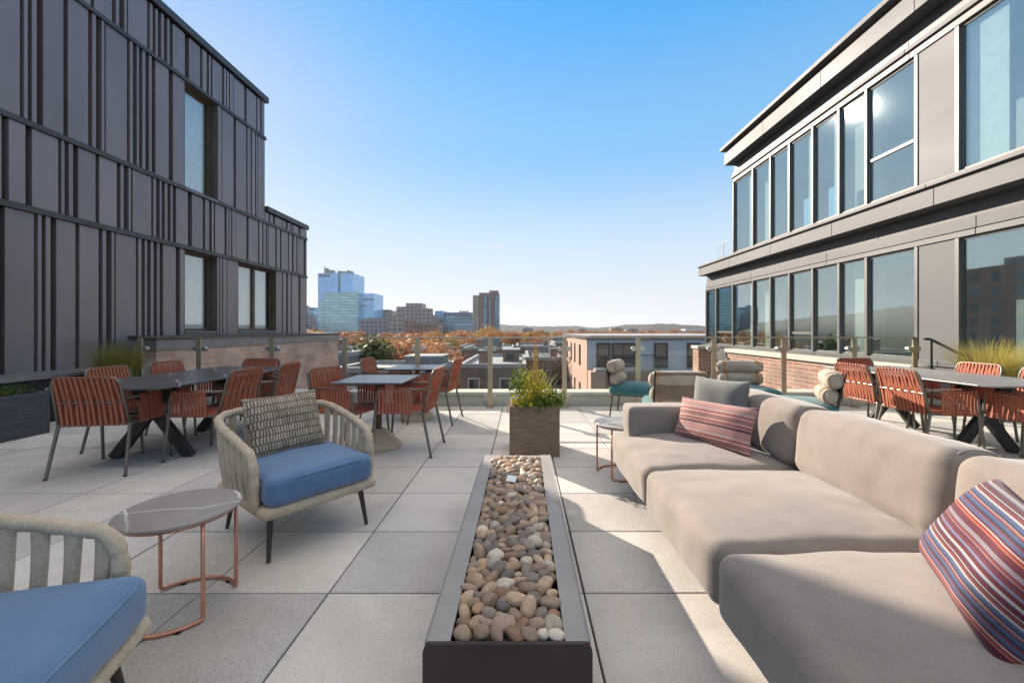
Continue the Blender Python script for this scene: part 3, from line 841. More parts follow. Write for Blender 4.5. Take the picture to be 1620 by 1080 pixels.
MB().box(-.36, .4, WE-.098, WE-.0, 3.335, 3.655).build('fascia_return', M['gfas'], t)
# windows
def window(y0, y1, z0, z1, drape=None, blue=False, transom=None):
    w = MB().box(-.012, 0, y0+.03, y1-.03, z0, z1).build('window', M['glassR'], t)
    f = MB()
    f.box(-.03, .05, y0+.001, y0+.045, z0+.041, z1-.041); f.box(-.03, .05, y1-.045, y1-.001, z0+.041, z1-.041)
    f.box(-.03, .05, y0+.001, y1-.001, z0+.001, z0+.04); f.box(-.03, .05, y0+.001, y1-.001, z1-.04, z1-.001)
    if transom: f.box(-.035, .05, y0+.046, y1-.046, transom-.03, transom+.03)
    f.build('frame', M['mull'], w)
    if drape:
        a, b = drape
        MB().box(.075, .09, y0+(y1-y0)*a, y0+(y1-y0)*b, z0+.02, z1-.02).build('drape', M['drape'], w)
    if blue:
        MB().box(.10, .125, y0+.08, y0+(y1-y0)*.62, z0+.01, z0+.78).build('screen', M['bluepanel'], w)
for k, (a, b) in enumerate(zip(up_y[:-1], up_y[1:])):
    window(b, a, 3.861, 6.279, drape=(.03,.36) if k in (0,1,2,3,4) else None, blue=k in (3,4), transom=4.75 if k == 6 else None)
for k, (a, b) in enumerate(zip(lo_y[:-1], lo_y[1:])):
    window(b, a, .69, 2.759, drape=(.05,.3) if k in (0,2) else None, transom=1.15 if k in (1,5) else None)
mb_up = sorted(set(up_y + [7.0])); mb_lo = sorted(set(lo_y + [7.0]))
mu = None
def mullion(y, z0, z1, w=.07, d=.075):
    MB().box(-d, -.031, y-w/2, y+w/2, z0, z1).build('mullion', M['mull'], t, bevel=.004)
for y in mb_up: mullion(y, 3.862, 6.278)
for y in mb_lo: mullion(y, .692 if y > 7.5 else .03, 2.758)
MB().box(-.06, .0, 7.04, 7.69, 3.861, 6.279).build('wall_panel', M['gfas'], t, bevel=.004)
MB().box(-.06, .0, 7.04, 7.69, .03, 2.759).build('wall_panel', M['gfas'], t, bevel=.004)
for a, b in near:
    window(b, a, 3.861, 6.279, drape=(.72,.97) if a == 7.0 else None); window(b, a, .08, 2.759)
    for y in (a, b):
        if y != 7.0: mullion(y, 3.862, 6.278); mullion(y, .03, 2.758)
for a, b in ((4.75, 4.0), (1.8, 1.0)):
    MB().box(-.06, .0, b+.04, a-.04, 3.861, 6.279).build('wall_panel', M['gfas'], t, bevel=.004)
    MB().box(-.06, .0, b+.04, a-.04, .03, 2.759).build('wall_panel', M['gfas'], t, bevel=.004)
# brick base and sill
MB().box(-.34, .0, 7.5, 14.3, -14, .47).build('brick_base', M['brickR'], t)
MB().box(-.42, -.0, 7.46, 14.34, .475, .597).build('stone_sill', M['curb'], t, bevel=.006)
MB().box(-.04, .0, 14.34, WE, -14, .597).build('base_panel', M['gfas2'], t)
MB().box(-.06, .0, -4.1, 7.46, -.4, .028).build('base_plinth', M['gfas2'], t)
# end walls facing the city
MB().box(.0, 9.5, WE-.018, WE, -14, 3.33).build('end_wall', M['gfas2'], t)
MB().box(.0, 9.5, UE-.018, UE, 3.86, 7.3).build('end_wall', M['gfas2'], t)
# roof terrace balustrade on the step
b = MB().box(-.18, -.17, UE+.05, UE+1.0, 3.76, 4.3).build('balustrade', M['railglass'], t)
MB().box(-.185, -.165, UE+.05, UE+1.0, 4.302, 4.312).build('top_rail', M['steel'], b)
MB().box(-.185, -.165, UE+.5, UE+.52, 3.716, 4.3).build('post', M['steel'], b)

t = thing('brick_pier', 'short sunlit brick pier beyond the railing near the glazed building corner', 'pier', (6.55, 15.2, 0))
MB().box(-.3, .3, -.25, .25, -14, .55).build('brick_shaft', M['brickR'], t)
MB().box(-.35, .35, -.3, .3, .553, .66).build('cap_stone', M['curb'], t, bevel=.01)

# ------------------------------------------------------------------ long fire pit with pebbles
FZ = .35
t = thing('fire_pit', 'long low dark brown steel fire pit filled with river pebbles', 'fire pit', (-.043, 1.19, 0))
W2, PL = .241, 1.80                                     # half width, length
IX = .165                                               # half width of the trough
mb = MB()
pl = [(-W2, .02), (-W2, FZ-.022), (-W2+.006, FZ-.008), (-W2+.02, FZ), (W2-.02, FZ), (W2-.006, FZ-.008), (W2, FZ-.022), (W2, .02)]
n = len(pl)
vs = [(x, 0, z) for x, z in pl] + [(x, .012, z) for x, z in pl]
mb.add(vs, [tuple(range(n)), tuple(range(2*n-1, n-1, -1))] + [((i+1) % n, i, n+i, n+(i+1) % n) for i in range(n)])
mb.build('end_plate', M['pit'], t)
mb = MB()
mb.box(-W2+.004, -W2+.01, .013, PL, .02, FZ-.007); mb.box(W2-.01, W2-.004, .013, PL, .02, FZ-.007)
mb.box(-W2+.011, W2-.011, PL-.012, PL, .02, FZ-.008)
mb.box(-IX-.006, -IX, .013, PL-.09, .1, FZ-.012); mb.box(IX, IX+.006, .013, PL-.09, .1, FZ-.012)
mb.box(-IX, IX, .013, PL-.06, .1, .16)
mb.box(-W2+.05, W2-.05, .05, PL-.05, 0, .02)
mb.build('body', M['pit'], t)
for s in (-1, 1):
    mb = MB().box(min(s*IX, s*(W2-.004)), max(s*IX, s*(W2-.004)), .0135, PL, FZ-.006, FZ-.001)
    mb.box(min(s*(W2-.007), s*(W2-.0035)), max(s*(W2-.007), s*(W2-.0035)), .0135, PL, FZ-.0008, FZ+.004)
    mb.build('rim', M['pitrim'], t)
MB().box(-IX+.001, IX-.001, PL-.07, PL-.012, FZ-.007, FZ-.0015).build('rim', M['pitrim'], t)

prng = random.Random(3)
def stone_mesh(name, mat, seed, n=3):
    bm = bmesh.new(); bmesh.ops.create_icosphere(bm, subdivisions=n, radius=1)
    r = random.Random(seed); off = Vector((r.uniform(0,50), r.uniform(0,50), 0))
    sx, sy, sz = r.uniform(.95,1.4), r.uniform(.7,.98), r.uniform(.5,.8)
    for v in bm.verts:
        p = v.co.copy(); k = 1 + .2*noise.noise(p*.9+off) + .07*noise.noise(p*2.2+off) + .015*noise.noise(p*6+off)
        v.co = Vector((p.x*sx, p.y*sy, p.z*sz))*k
    me = bpy.data.meshes.new(name); bm.to_mesh(me); bm.free(); me.shade_smooth(); me.materials.append(mat)
    return me
def stone_mat(name, a, b, c):
    m, nt, bs, out = new_mat(name)
    bs.inputs['Roughness'].default_value = .55; bs.inputs['Specular IOR Level'].default_value = .35
    tc = nd(nt, 'ShaderNodeTexCoord'); oi = nd(nt, 'ShaderNodeObjectInfo')
    nz = nd(nt, 'ShaderNodeTexNoise', i_Scale=2.2, i_Detail=7.0, i_Roughness=.7)
    va = nd(nt, 'ShaderNodeVectorMath', operation='ADD'); nt.links.new(tc.outputs['Object'], va.inputs[0]); nt.links.new(oi.outputs['Random'], va.inputs[1])
    nt.links.new(va.outputs[0], nz.inputs['Vector'])
    r1 = ramp(nt, [(0, a), (.5, b), (1, c)]); nt.links.new(oi.outputs['Random'], r1.inputs[0])
    r2 = ramp(nt, [(.3, (.72,.7,.68)), (.7, (1.15,1.15,1.15))]); nt.links.new(nz.outputs[0], r2.inputs[0])
    mm = nd(nt, 'ShaderNodeMath', operation='MULTIPLY'); mm.inputs[1].default_value = 13.7; nt.links.new(oi.outputs['Random'], mm.inputs[0])
    fc = nd(nt, 'ShaderNodeMath', operation='FRACT'); nt.links.new(mm.outputs[0], fc.inputs[0])
    r3 = ramp(nt, [(0, (.62,.61,.6)), (.5, (.95,.95,.95)), (1, (1.22,1.2,1.16))]); nt.links.new(fc.outputs[0], r3.inputs[0])
    m0 = nd(nt, 'ShaderNodeMix', data_type='RGBA', blend_type='MULTIPLY'); m0.inputs[0].default_value = 1
    nt.links.new(r1.outputs[0], m0.inputs[6]); nt.links.new(r3.outputs[0], m0.inputs[7])
    mx = nd(nt, 'ShaderNodeMix', data_type='RGBA', blend_type='MULTIPLY'); mx.inputs[0].default_value = 1
    nt.links.new(m0.outputs[2], mx.inputs[6]); nt.links.new(r2.outputs[0], mx.inputs[7]); nt.links.new(mx.outputs[2], bs.inputs['Base Color'])
    return m
stone_kinds = [
    ('tan', 'smooth tan river pebble lying in the fire pit', stone_mat('tan_pebble', (.42,.295,.2), (.49,.36,.25), (.33,.22,.145)), .46),
    ('pink', 'smooth pinkish river pebble lying in the fire pit', stone_mat('pink_pebble', (.38,.25,.19), (.44,.31,.24), (.30,.2,.15)), .17),
    ('orange', 'smooth orange brown river pebble lying in the fire pit', stone_mat('orange_pebble', (.38,.22,.125), (.42,.26,.16), (.33,.185,.11)), .08),
    ('grey', 'smooth grey river pebble lying in the fire pit', stone_mat('grey_pebble', (.23,.185,.15), (.30,.245,.2), (.19,.17,.155)), .20),
    ('white', 'smooth off white river pebble lying in the fire pit', stone_mat('white_pebble', (.58,.51,.42), (.64,.57,.47), (.5,.43,.34)), .09)]
for k in range(len(stone_kinds)):
    stone_kinds[k] = stone_kinds[k] + ([stone_mesh('pebble', stone_kinds[k][2], 10*k+q) for q in range(4)],)
# relax discs inside the trough so that the pebbles lie side by side
YA, YB = 1.19+.016, 1.19+PL-.075
pts = []
N = 272
for k in range(N):
    pts.append([prng.uniform(-IX, IX), prng.uniform(YA, YB), prng.choice([.018,.021,.0235,.0255,.0275,.030,.034])])
for it in range(90):
    cell = {}
    for i, p in enumerate(pts): cell.setdefault((int(p[0]//.07), int(p[1]//.07)), []).append(i)
    for i, p in enumerate(pts):
        cx, cy = int(p[0]//.07), int(p[1]//.07)
        for dx in (-1,0,1):
            for dy in (-1,0,1):
                for j in cell.get((cx+dx, cy+dy), ()):
                    if j <= i: continue
                    q = pts[j]; ddx, ddy = p[0]-q[0], p[1]-q[1]; d = math.hypot(ddx, ddy) or 1e-5
                    mn = (p[2]+q[2])*.93
                    if d < mn:
                        k = (mn-d)/d*.5*.6
                        p[0] += ddx*k; p[1] += ddy*k; q[0] -= ddx*k; q[1] -= ddy*k
        p[0] = min(max(p[0], -IX+p[2]*.95), IX-p[2]*.95); p[1] = min(max(p[1], YA+p[2]*.95), YB-p[2]*.95)
def pick_kind():
    u = prng.random()
    for k in stone_kinds:
        u -= k[3]
        if u < 0: return k
    return stone_kinds[0]
pts.sort(key=lambda p: p[1])
under = MB()
def stone_into(mb, me, loc, rot, s):
    mt = Matrix.Translation(loc) @ rot.to_matrix().to_4x4() @ Matrix.Scale(s, 4)
    mb.add([(mt @ v.co)[:] for v in me.vertices], [tuple(p.vertices) for p in me.polygons], stone_idx[me.name])
stone_idx = {}
umats = [k[2] for k in stone_kinds]
low = []
for k, kd in enumerate(stone_kinds):
    me = stone_mesh('pebble_low', kd[2], 77+k, 2); stone_idx[me.name] = k; low.append(me)
from mathutils import Euler
for k in range(520):
    x, y = prng.uniform(-IX+.022, IX-.022), prng.uniform(YA+.022, YB-.022)
    stone_into(under, low[prng.choices(range(5), [k[3] for k in stone_kinds])[0]], (x-.043, y, FZ-.046+prng.uniform(-.012,.008)), Euler((prng.uniform(-.5,.5), prng.uniform(-.5,.5), prng.uniform(0,6.3))), prng.uniform(.017,.024))
for i, p in enumerate(pts):
    kd = pick_kind(); me = prng.choice(kd[4])
    mound = .018*(1-(p[0]/IX)**2)
    z = FZ-.013+mound+prng.uniform(-.007,.007)
    rot = Euler((prng.uniform(-.45,.45), prng.uniform(-.45,.45), prng.uniform(0, 6.3)))
    if i < 295:
        o = bpy.data.objects.new('pebble', me); COL.objects.link(o)
        o.location = (p[0]-.043, p[1], z); o.rotation_euler = rot; s = p[2]*1.02; o.scale = (s, s, s)
        tag(o, kd[1], 'pebble', 'river pebbles in the fire pit')
    else:
        k = stone_kinds.index(kd)
        stone_into(under, low[k], (p[0]-.043, p[1], z), rot, p[2]*1.06)
tag(under.build('pebble_bed', umats, smooth=0), 'bed of small mixed pebbles filling the fire pit and showing at its far end', 'pebbles', kind='stuff')
o = MB().box(-.028, .028, -.001, .001, 0, .045).build('white_card', M['paper'])
o.location = (-.07, 2.40, FZ+.022); o.rotation_euler = (R(-62), R(4), R(-12))
tag(o, 'small white card lying on the pebbles of the fire pit', 'card')

# ------------------------------------------------------------------ sofa
SX0, SX1 = .70, 1.50
t = thing('sofa', 'large taupe fabric sofa of three modules on the right of the fire pit', 'sofa', (0,0,0))
D = [3.33, 2.42, 1.545, .66]
MB().box(1.0, 1.80, .75, 3.2, .0, .20).build('plinth', M['sofabase'], t, bevel=.01)
for k in range(3):
    y1, y0 = D[k]-.004, D[k+1]+.004
    mb = MB().softbox(SX0, SX1+.22, y0, y1,   .195, .44, .06, bt=.05, bs=.012, n=44, wr=.008, seed=k*9, bb=.0)
    s = mb.build('seat_cushion', M['sofa'], t, smooth=0)
    mb = MB().softbox(-.145, .145, y0+.004, y1-.004, 0, .362, .07, bt=.015, bs=.026, n=40, wr=.009, seed=k*5+30)
    o = mb.build('back_cushion', M['sofa'], t, smooth=0)
    o.location = (1.665, 0, .425); o.rotation_euler = (0, R(8), 0)
    # rolled cover edge on the side of the cushion
    ring = []
    for q in range(40):
        a = 2*PI*q/40
        x, z = math.cos(a), math.sin(a)
        k2 = 1/max(abs(x)**3+abs(z)**3, 1e-6)**(1/3)
        ring.append((x*k2*.118, y0+.026, .195+z*k2*.168))
    MB().tube(ring, .004, 6, closed=True).build('piping', M['piping'], o, smooth=0)
MB().softbox(SX0+.09, SX1+.06, 3.11, 3.33, .43, .665, .03, bt=.006, bs=.012, n=24, wr=.004, seed=70).build('armrest', M['sofa'], t, smooth=0)
MB().box(1.74, 1.80, .7, 3.32, .2, .62).build('back_panel', M['sofa'], t, bevel=.02)

def cushion(name, label, w, h, th, mat, loc, fx, fy, tilt, seed, roll=0, n=26, wr=.007):
    """scatter cushion whose front looks along (fx, fy), leaning back by tilt"""
    o = MB().pillow(w, h, th, n=n, wr=wr, seed=seed).build(name, mat, weld=True, smooth=0)
    o.rotation_mode = 'XYZ'
    rz = math.atan2(fx, -fy)
    o.rotation_euler = (Matrix.Rotation(rz, 3, 'Z') @ Matrix.Rotation(-tilt, 3, 'X') @ Matrix.Rotation(roll, 3, 'Y')).to_euler()
    o.location = loc
    tag(o, label, 'cushion')
    return o
cushion('scatter_cushion', 'plain grey cushion standing in the far corner of the taupe sofa', .43, .42, .15, M['greycush'], (1.37, 2.99, .475), -.86, -.5, R(10), 3)
cushion('lumbar_cushion', 'red striped lumbar cushion leaning on the grey cushion on the far sofa seat', .57, .30, .13, M['redstripe'], (1.235, 2.80, .468), -.857, -.515, R(20), 8)
cushion('scatter_cushion', 'blue and maroon striped lumbar cushion on the nearest sofa seat', .56, .34, .17, M['multistripe'], (1.225, 1.20, .468), -.88, .47, R(33), 15, roll=R(3))

# ------------------------------------------------------------------ rope armchairs (front looks along local -Y)
def make_rope_chair():
    t = thing('rope_armchair', 'beige rope armchair with blue seat and pleated cushion', 'armchair')
    half = [(.335,-.262,.28),(.338,-.27,.40),(.340,-.262,.51),(.344,-.222,.572),(.35,-.14,.598),(.357,0,.632),(.358,.16,.662),(.335,.29,.69),(.26,.365,.705),(.13,.39,.71),(0,.395,.71)]
    rail = spline([(-x,y,z) for x,y,z in half] + [(x,y,z) for x,y,z in half[-2::-1]], 14)
    # even spacing along the rail
    ev = [rail[0]]; acc = 0; step = .011
    for a, b in zip(rail[:-1], rail[1:]):
        L = (b-a).length
        while acc + L >= step:
            a = a + (b-a).normalized()*(step-acc); ev.append(a); L = (b-a).length; acc = 0
        acc += L
    per = 8                                             # samples per strap
    rad = [.0215 + .0042*abs(math.sin(PI*i/per)) + .0012*math.sin(2.1*i) for i in range(len(ev))]
    MB().tube(ev, rad, 12).build('top_rail', M['rope'], t, smooth=0)
    st = MB()
    n = len(ev)
    for i in range(per, n-per, per):
        p = ev[i]
        if p.z < .52: continue
        tg = (ev[i+1]-ev[i-1]); tg.z = 0; tg = tg.normalized()
        nrm = Vector((tg.y, -tg.x, 0))
        bx, by = p.x*.90, p.y*.90 if p.y > 0 else p.y*.96
        foot = Vector((bx, by, .265)); 
        q0 = p
        segs = 5
        rows = []
        for k in range(segs+1):
            f = k/segs
            c = q0.lerp(foot, f) + nrm*(-.010*math.sin(PI*f))
            hw = .0245 - .004*math.sin(PI*f)
            rows.append([c-tg*hw-nrm*.004, c-tg*hw*.55-nrm*.012, c+tg*hw*.55-nrm*.012, c+tg*hw-nrm*.004, c+tg*hw+nrm*.004, c+tg*hw*.55+nrm*.012, c-tg*hw*.55+nrm*.012, c-tg*hw+nrm*.004])
        vs = [v for r in rows for v in r]; fs = []
        for k in range(segs):
            for e in range(8): fs.append((k*8+e, (k+1)*8+e, (k+1)*8+(e+1)%8, k*8+(e+1)%8))
        st.add(vs, fs)
    st.build('strap_weave', M['rope'], t, smooth=50)
    MB().softbox(-.335, .335, -.365, .35, .235, .30, .032, n=20).build('seat_base', M['rope'], t, smooth=0)
    s = MB().softbox(-.305, .305, -.37, .31, .295, .455, .045, bt=.022, bs=.008, n=26, wr=.003, seed=2).build('seat_cushion', M['blueseat'], t, smooth=0)
    loop = []
    for q in range(64):
        a = 2*PI*q/64; x, y = math.cos(a), math.sin(a); k2 = 1/(abs(x)**7+abs(y)**7)**(1/7)
        loop.append((x*k2*.3035, -.03+y*k2*.3385, .436))
    MB().tube(loop, .0038, 8, closed=True).build('piping', M['bluepipe'], s, smooth=0)
    for sx in (-1, 1):
        for y0, y1 in ((-.275, -.315), (.26, .315)):
            MB().tube([(sx*.262, y0, .24), (sx*.285, y1, .004)], [.0175, .0105], 12).build('leg', M['dleg'], t, smooth=40)
    return t
chair = make_rope_chair()
chair.location = (-1.42, 2.65, 0); chair.rotation_euler = (0, 0, R(51.7))
chair['label'] = 'beige rope armchair with blue seat facing the fire pit, holding the pleated cushion'
chair['group'] = 'rope armchairs left of the fire pit'
f = Vector((math.sin(R(51.7)), -math.cos(R(51.7))))
cushion('scatter_cushion', 'brown pleated cushion leaning in the beige rope armchair', .465, .395, .14, M['pleat'], (-1.42-f.x*.09, 2.65-f.y*.09, .445), f.x, f.y, R(20), 44, roll=R(-2), wr=.01)
dup(chair, (-1.485, .985, 0), R(107), 'beige rope armchair with empty blue seat cut off by the lower left picture corner')

# ------------------------------------------------------------------ round copper side tables
def make_side_table():
    t = thing('side_table', 'round marble side table on copper tube frame', 'side table')
    r = .230
    MB().lathe([(r-.006,.428),(r,.431),(r,.441),(r-.004,.445)], 64, (0,0,0)).build('table_top', M['marble2'], t, smooth=30)
    MB().tube([(.207*math.cos(2*PI*k/48), .207*math.sin(2*PI*k/48), .420) for k in range(48)], .007, 8, closed=True).build('top_ring', M['copper'], t, smooth=0)
    for a0, a1 in ((-150, -30), (40, 150)):
        pts = [(.207*math.cos(R(a0)), .207*math.sin(R(a0)), .418)]
        pts.append((.207*math.cos(R(a0)), .207*math.sin(R(a0)), .011))
        arc = [(.207*math.cos(R(a0+(a1-a0)*k/24)), .207*math.sin(R(a0+(a1-a0)*k/24)), .011) for k in range(25)]
        full = round_path([pts[0], pts[1], arc[2]], .03)[:-1] + [Vector(p) for p in arc[2:23]] + round_path([arc[22], arc[24], (arc[24][0], arc[24][1], .418)], .03)[1:]
        f_ = MB().tube(full, .008, 10).build('frame', M['copper'], t, smooth=0)
        mb = MB()
        for k in (5, 19): mb.box(arc[k][0]-.018, arc[k][0]+.018, arc[k][1]-.009, arc[k][1]+.009, .0, .006)
        mb.build('foot_pad', M['foot'], f_)
    return t
st = make_side_table(); st.location = (-1.535, 1.885, 0)
st['label'] = 'round veined marble side table on copper frame between the two rope armchairs'; st['group'] = 'round copper side tables'
dup(st, (.85, 3.62, 0), R(195), 'round copper framed side table at the far end of the taupe sofa')

# ------------------------------------------------------------------ terracotta strap dining chairs (front looks along local -Y)
def make_strap_chair():
    t = thing('strap_chair', 'terracotta strap chair', 'chair')
    r = .0125
    ZS, ZA, ZT = .43, .655, .835
    # back loop: seat height up over the rounded top and down again
    bl = round_path([(-.262,.215,ZS),(-.243,.315,ZT),(.243,.315,ZT),(.262,.215,ZS)], .07, 7)
    MB().tube(bl, r, 10).build('back_frame', M['chairmetal'], t, smooth=0)
    for s in (-1, 1):
        lg = MB().tube([(s*.262,.215,ZS+.005),(s*.285,.305,.008)], [.0135,.0125], 10).build('leg', M['chairmetal'], t, smooth=40)
        MB().lathe([(.0001,0),(.0135,0),(.0135,.012),(.0001,.012)], 12, (s*.286,.307,0)).build('foot_cap', M['foot'], lg)
        lg = MB().tube([(s*.268,-.235,ZA-.06),(s*.272,-.245,ZS),(s*.288,-.285,.008)], [.0125,.0135,.0125], 10).build('leg', M['chairmetal'], t, smooth=40)
        MB().lathe([(.0001,0),(.0135,0),(.0135,.012),(.0001,.012)], 12, (s*.288,-.286,0)).build('foot_cap', M['foot'], lg)
        MB().tube(round_path([(s*.268,-.236,ZA-.065),(s*.266,-.225,ZA-.015),(s*.258,.258,ZA+.005)], .05, 6), r*.95, 10).build('armrest', M['chairmetal'], t, smooth=0)
    fr = MB()
    fr.tube([(-.262,.215,ZS),(.262,.215,ZS)], r, 8); fr.tube([(-.272,-.245,ZS),(.272,-.245,ZS)], r, 8)
    for s in (-1, 1): fr.tube([(s*.272,-.245,ZS),(s*.262,.215,ZS)], r, 8)
    fr.tube([(-.254,.262,ZA-.03),(.254,.262,ZA-.03)], r*.7, 8)
    fr.build('seat_frame', M['chairmetal'], t, smooth=40)
    def ribbon(mb, pts, side, w=.0215, th=.005):
        for a, b in zip(pts[:-1], pts[1:]): mb.beam(a, b, w, th, side)
    bs = MB(); n = 12
    for k in range(n):
        u = -1 + 2*(k+.5)/n
        xb, xt = u*.245, u*.232
        o_ = .010*(1-u*u)
        zt = ZT - (.0 if abs(u) < .8 else .012)
        sgn = 1 if k % 2 else -1
        ribbon(bs, [(xb,.215+o_+.012,ZS-.012),(xb*.6+xt*.4,.26+o_+.006*sgn,ZA-.03),(xt,.315+o_+.012,zt+.004)], (1,0,0))
        ribbon(bs, [(xt,.315+o_+.012,zt+.010),(xt,.315-.012,zt+.010)], (1,0,0))
        ribbon(bs, [(xt,.303,zt+.004),(xb*.6+xt*.4,.25+o_-.004,ZA-.03),(xb,.205+o_,ZS+.002)], (1,0,0))
    bs.build('back_straps', M['strap'], t)
    ss = MB(); n = 13
    for k in range(n):
        u = -1 + 2*(k+.5)/n
        ribbon(ss, [(u*.25,-.255,ZS+.012),(u*.25,-.1,ZS-.002),(u*.25,.1,ZS-.004),(u*.25,.222,ZS+.010)], (1,0,0))
        ribbon(ss, [(u*.25,-.258,ZS+.013),(u*.25,-.258,ZS-.014)], (1,0,0))
    ss.build('seat_straps', M['strap'], t)
    for s in (-1, 1):
        ar = MB(); n = 10
        for k in range(n):
            y = -.20 + k*.034
            x1 = .270 if y < 0 else .266
            ribbon(ar, [(s*(x1+.014),y,ZS-.012),(s*(x1+.002),y-.004,(ZS+ZA)/2),(s*(.262+.013),y-.01,ZA)], (0,1,0), .023)
            ribbon(ar, [(s*(.262+.013),y-.01,ZA+.013),(s*(.262-.013),y-.01,ZA+.013)], (0,1,0), .023)
        ar.build('side_straps', M['strap'], t)
    return t
sc0 = make_strap_chair()
_used = [False]
def strap_chair(x, y, deg, label, group):
    if not _used[0]:
        _used[0] = True
        sc0.location = (x, y, 0); sc0.rotation_euler = (0,0,R(deg)); sc0['label'] = label; sc0['group'] = group
        return sc0
    return dup(sc0, (x, y, 0), R(deg), label, group)
G1, G2, G3 = 'strap chairs round the left dining table', 'strap chairs at the small square tables', 'strap chairs round the right dining table'
strap_chair(-3.69, 3.80, 190, 'terracotta strap chair seen from behind at the near end of the dark dining table', G1)
strap_chair(-4.12, 4.50, 93, 'strap chair on the wall side of the dark table, in front of the olive grass', G1)
strap_chair(-4.12, 5.22, 90, 'strap chair on the wall side of the dark table, before the brick parapet end', G1)
strap_chair(-3.06, 4.20, -92, 'strap chair first on the open side of the dark table, directly behind the pleated cushion', G1)
strap_chair(-3.04, 4.92, -86, 'strap chair second on the open side of the dark table, nearest the square tables', G1)
strap_chair(-3.56, 5.45, 2, 'terracotta strap chair at the far end of the dark dining table, before the brick parapet', G1)
strap_chair(-1.78, 4.33, 74, 'terracotta strap chair on the left of the nearer square table, behind the rope armchair', G2)
strap_chair(-1.18, 4.35, -92, 'terracotta strap chair on the right of the nearer square table', G2)
strap_chair(-1.86, 5.86, 88, 'terracotta strap chair on the left of the farther square table by the railing', G2)
strap_chair(-1.19, 5.74, -95, 'terracotta strap chair on the right of the farther square table, nearest the planter', G2)
strap_chair(4.10, 4.27, 90, 'sunlit orange strap chair right behind the sofa back at the right table', G3)
strap_chair(4.13, 4.90, 91, 'sunlit orange strap chair beside the turned teal lounge chair at the right table', G3)
strap_chair(4.58, 5.50, 0, 'strap chair at the far end of the right table, before the brick base', G3)
strap_chair(5.12, 5.00, -90, 'orange strap chair across the right table in front of the golden grass', G3)
strap_chair(5.14, 4.36, -92, 'orange strap chair across the right table at the right picture edge', G3)
strap_chair(4.66, 3.76, 180, 'orange strap chair at the near end of the right table, only its side panel visible', G3)

# ------------------------------------------------------------------ dining tables
def make_dining(mat, label, loc, rz):
    t = thing('dining_table', label, 'dining table', loc, rz, 'long dining tables')
    hw, hl = .52, 1.07
    mb = MB()
    c = .10
    poly = [(-hw+.0,-hl+c),(-hw+c*.6,-hl),(hw-c*.6,-hl),(hw,-hl+c),(hw,hl-c),(hw-c*.6,hl),(-hw+c*.6,hl),(-hw,hl-c)]
    mb.prism(poly, .725, .740); mb.build('table_top', mat, t, bevel=.003)
    MB().box(-.3,.3,-.75,.75,.69,.724).build('under_frame', M['tableleg'], t)
    for y in (-.55, .52):
        for s in (-1, 1):
            MB().beam((s*.345,y+s*.03,.0),(-s*.2,y+s*.03,.69), .055, .10, (0,1,0)).build('leg', M['tableleg'], t, bevel=.004)
    return t
make_dining(M['marble'], 'long dark marble dining table with crossed legs on the left', (-3.59, 4.63, 0), R(0))
M['sunlit_top'] = marble_mat('sun_lightened_marble', (.2,.19,.19), (.34,.33,.32), .32, 1.6)  # same stone as the left table, sunlight put into a lighter base colour
make_dining(M['sunlit_top'], 'long sunlit marble dining table with crossed legs on the right beside the golden grass', (4.62, 4.76, 0), R(0))

def make_bistro():
    t = thing('square_table', 'small square table', 'table')
    MB().box(-.35,.35,-.36,.36,.708,.722).build('table_top', M['bistrotop'], t, bevel=.003)
    MB().box(-.33,.33,-.34,.34,.70,.7075).build('edge_frame', M['pole'], t)
    MB().lathe([(.032,.16),(.032,.69),(.12,.692),(.12,.70)], 20).build('pole', M['pole'], t, smooth=30)
    MB().lathe([(.238,.0),(.240,.02),(.225,.045),(.10,.165),(.065,.195),(.055,.2)], 40).build('cone_base', M['cone'], t, smooth=30)
    return t
b0 = make_bistro(); b0.location = (-1.525, 4.45, 0); b0['group'] = 'small square tables'
b0['label'] = 'small square slate topped table on a sand coloured cone base, the nearer of the two'
dup(b0, (-1.47, 5.86, 0), R(1), 'small square slate topped table close to the glass railing, behind the other one')

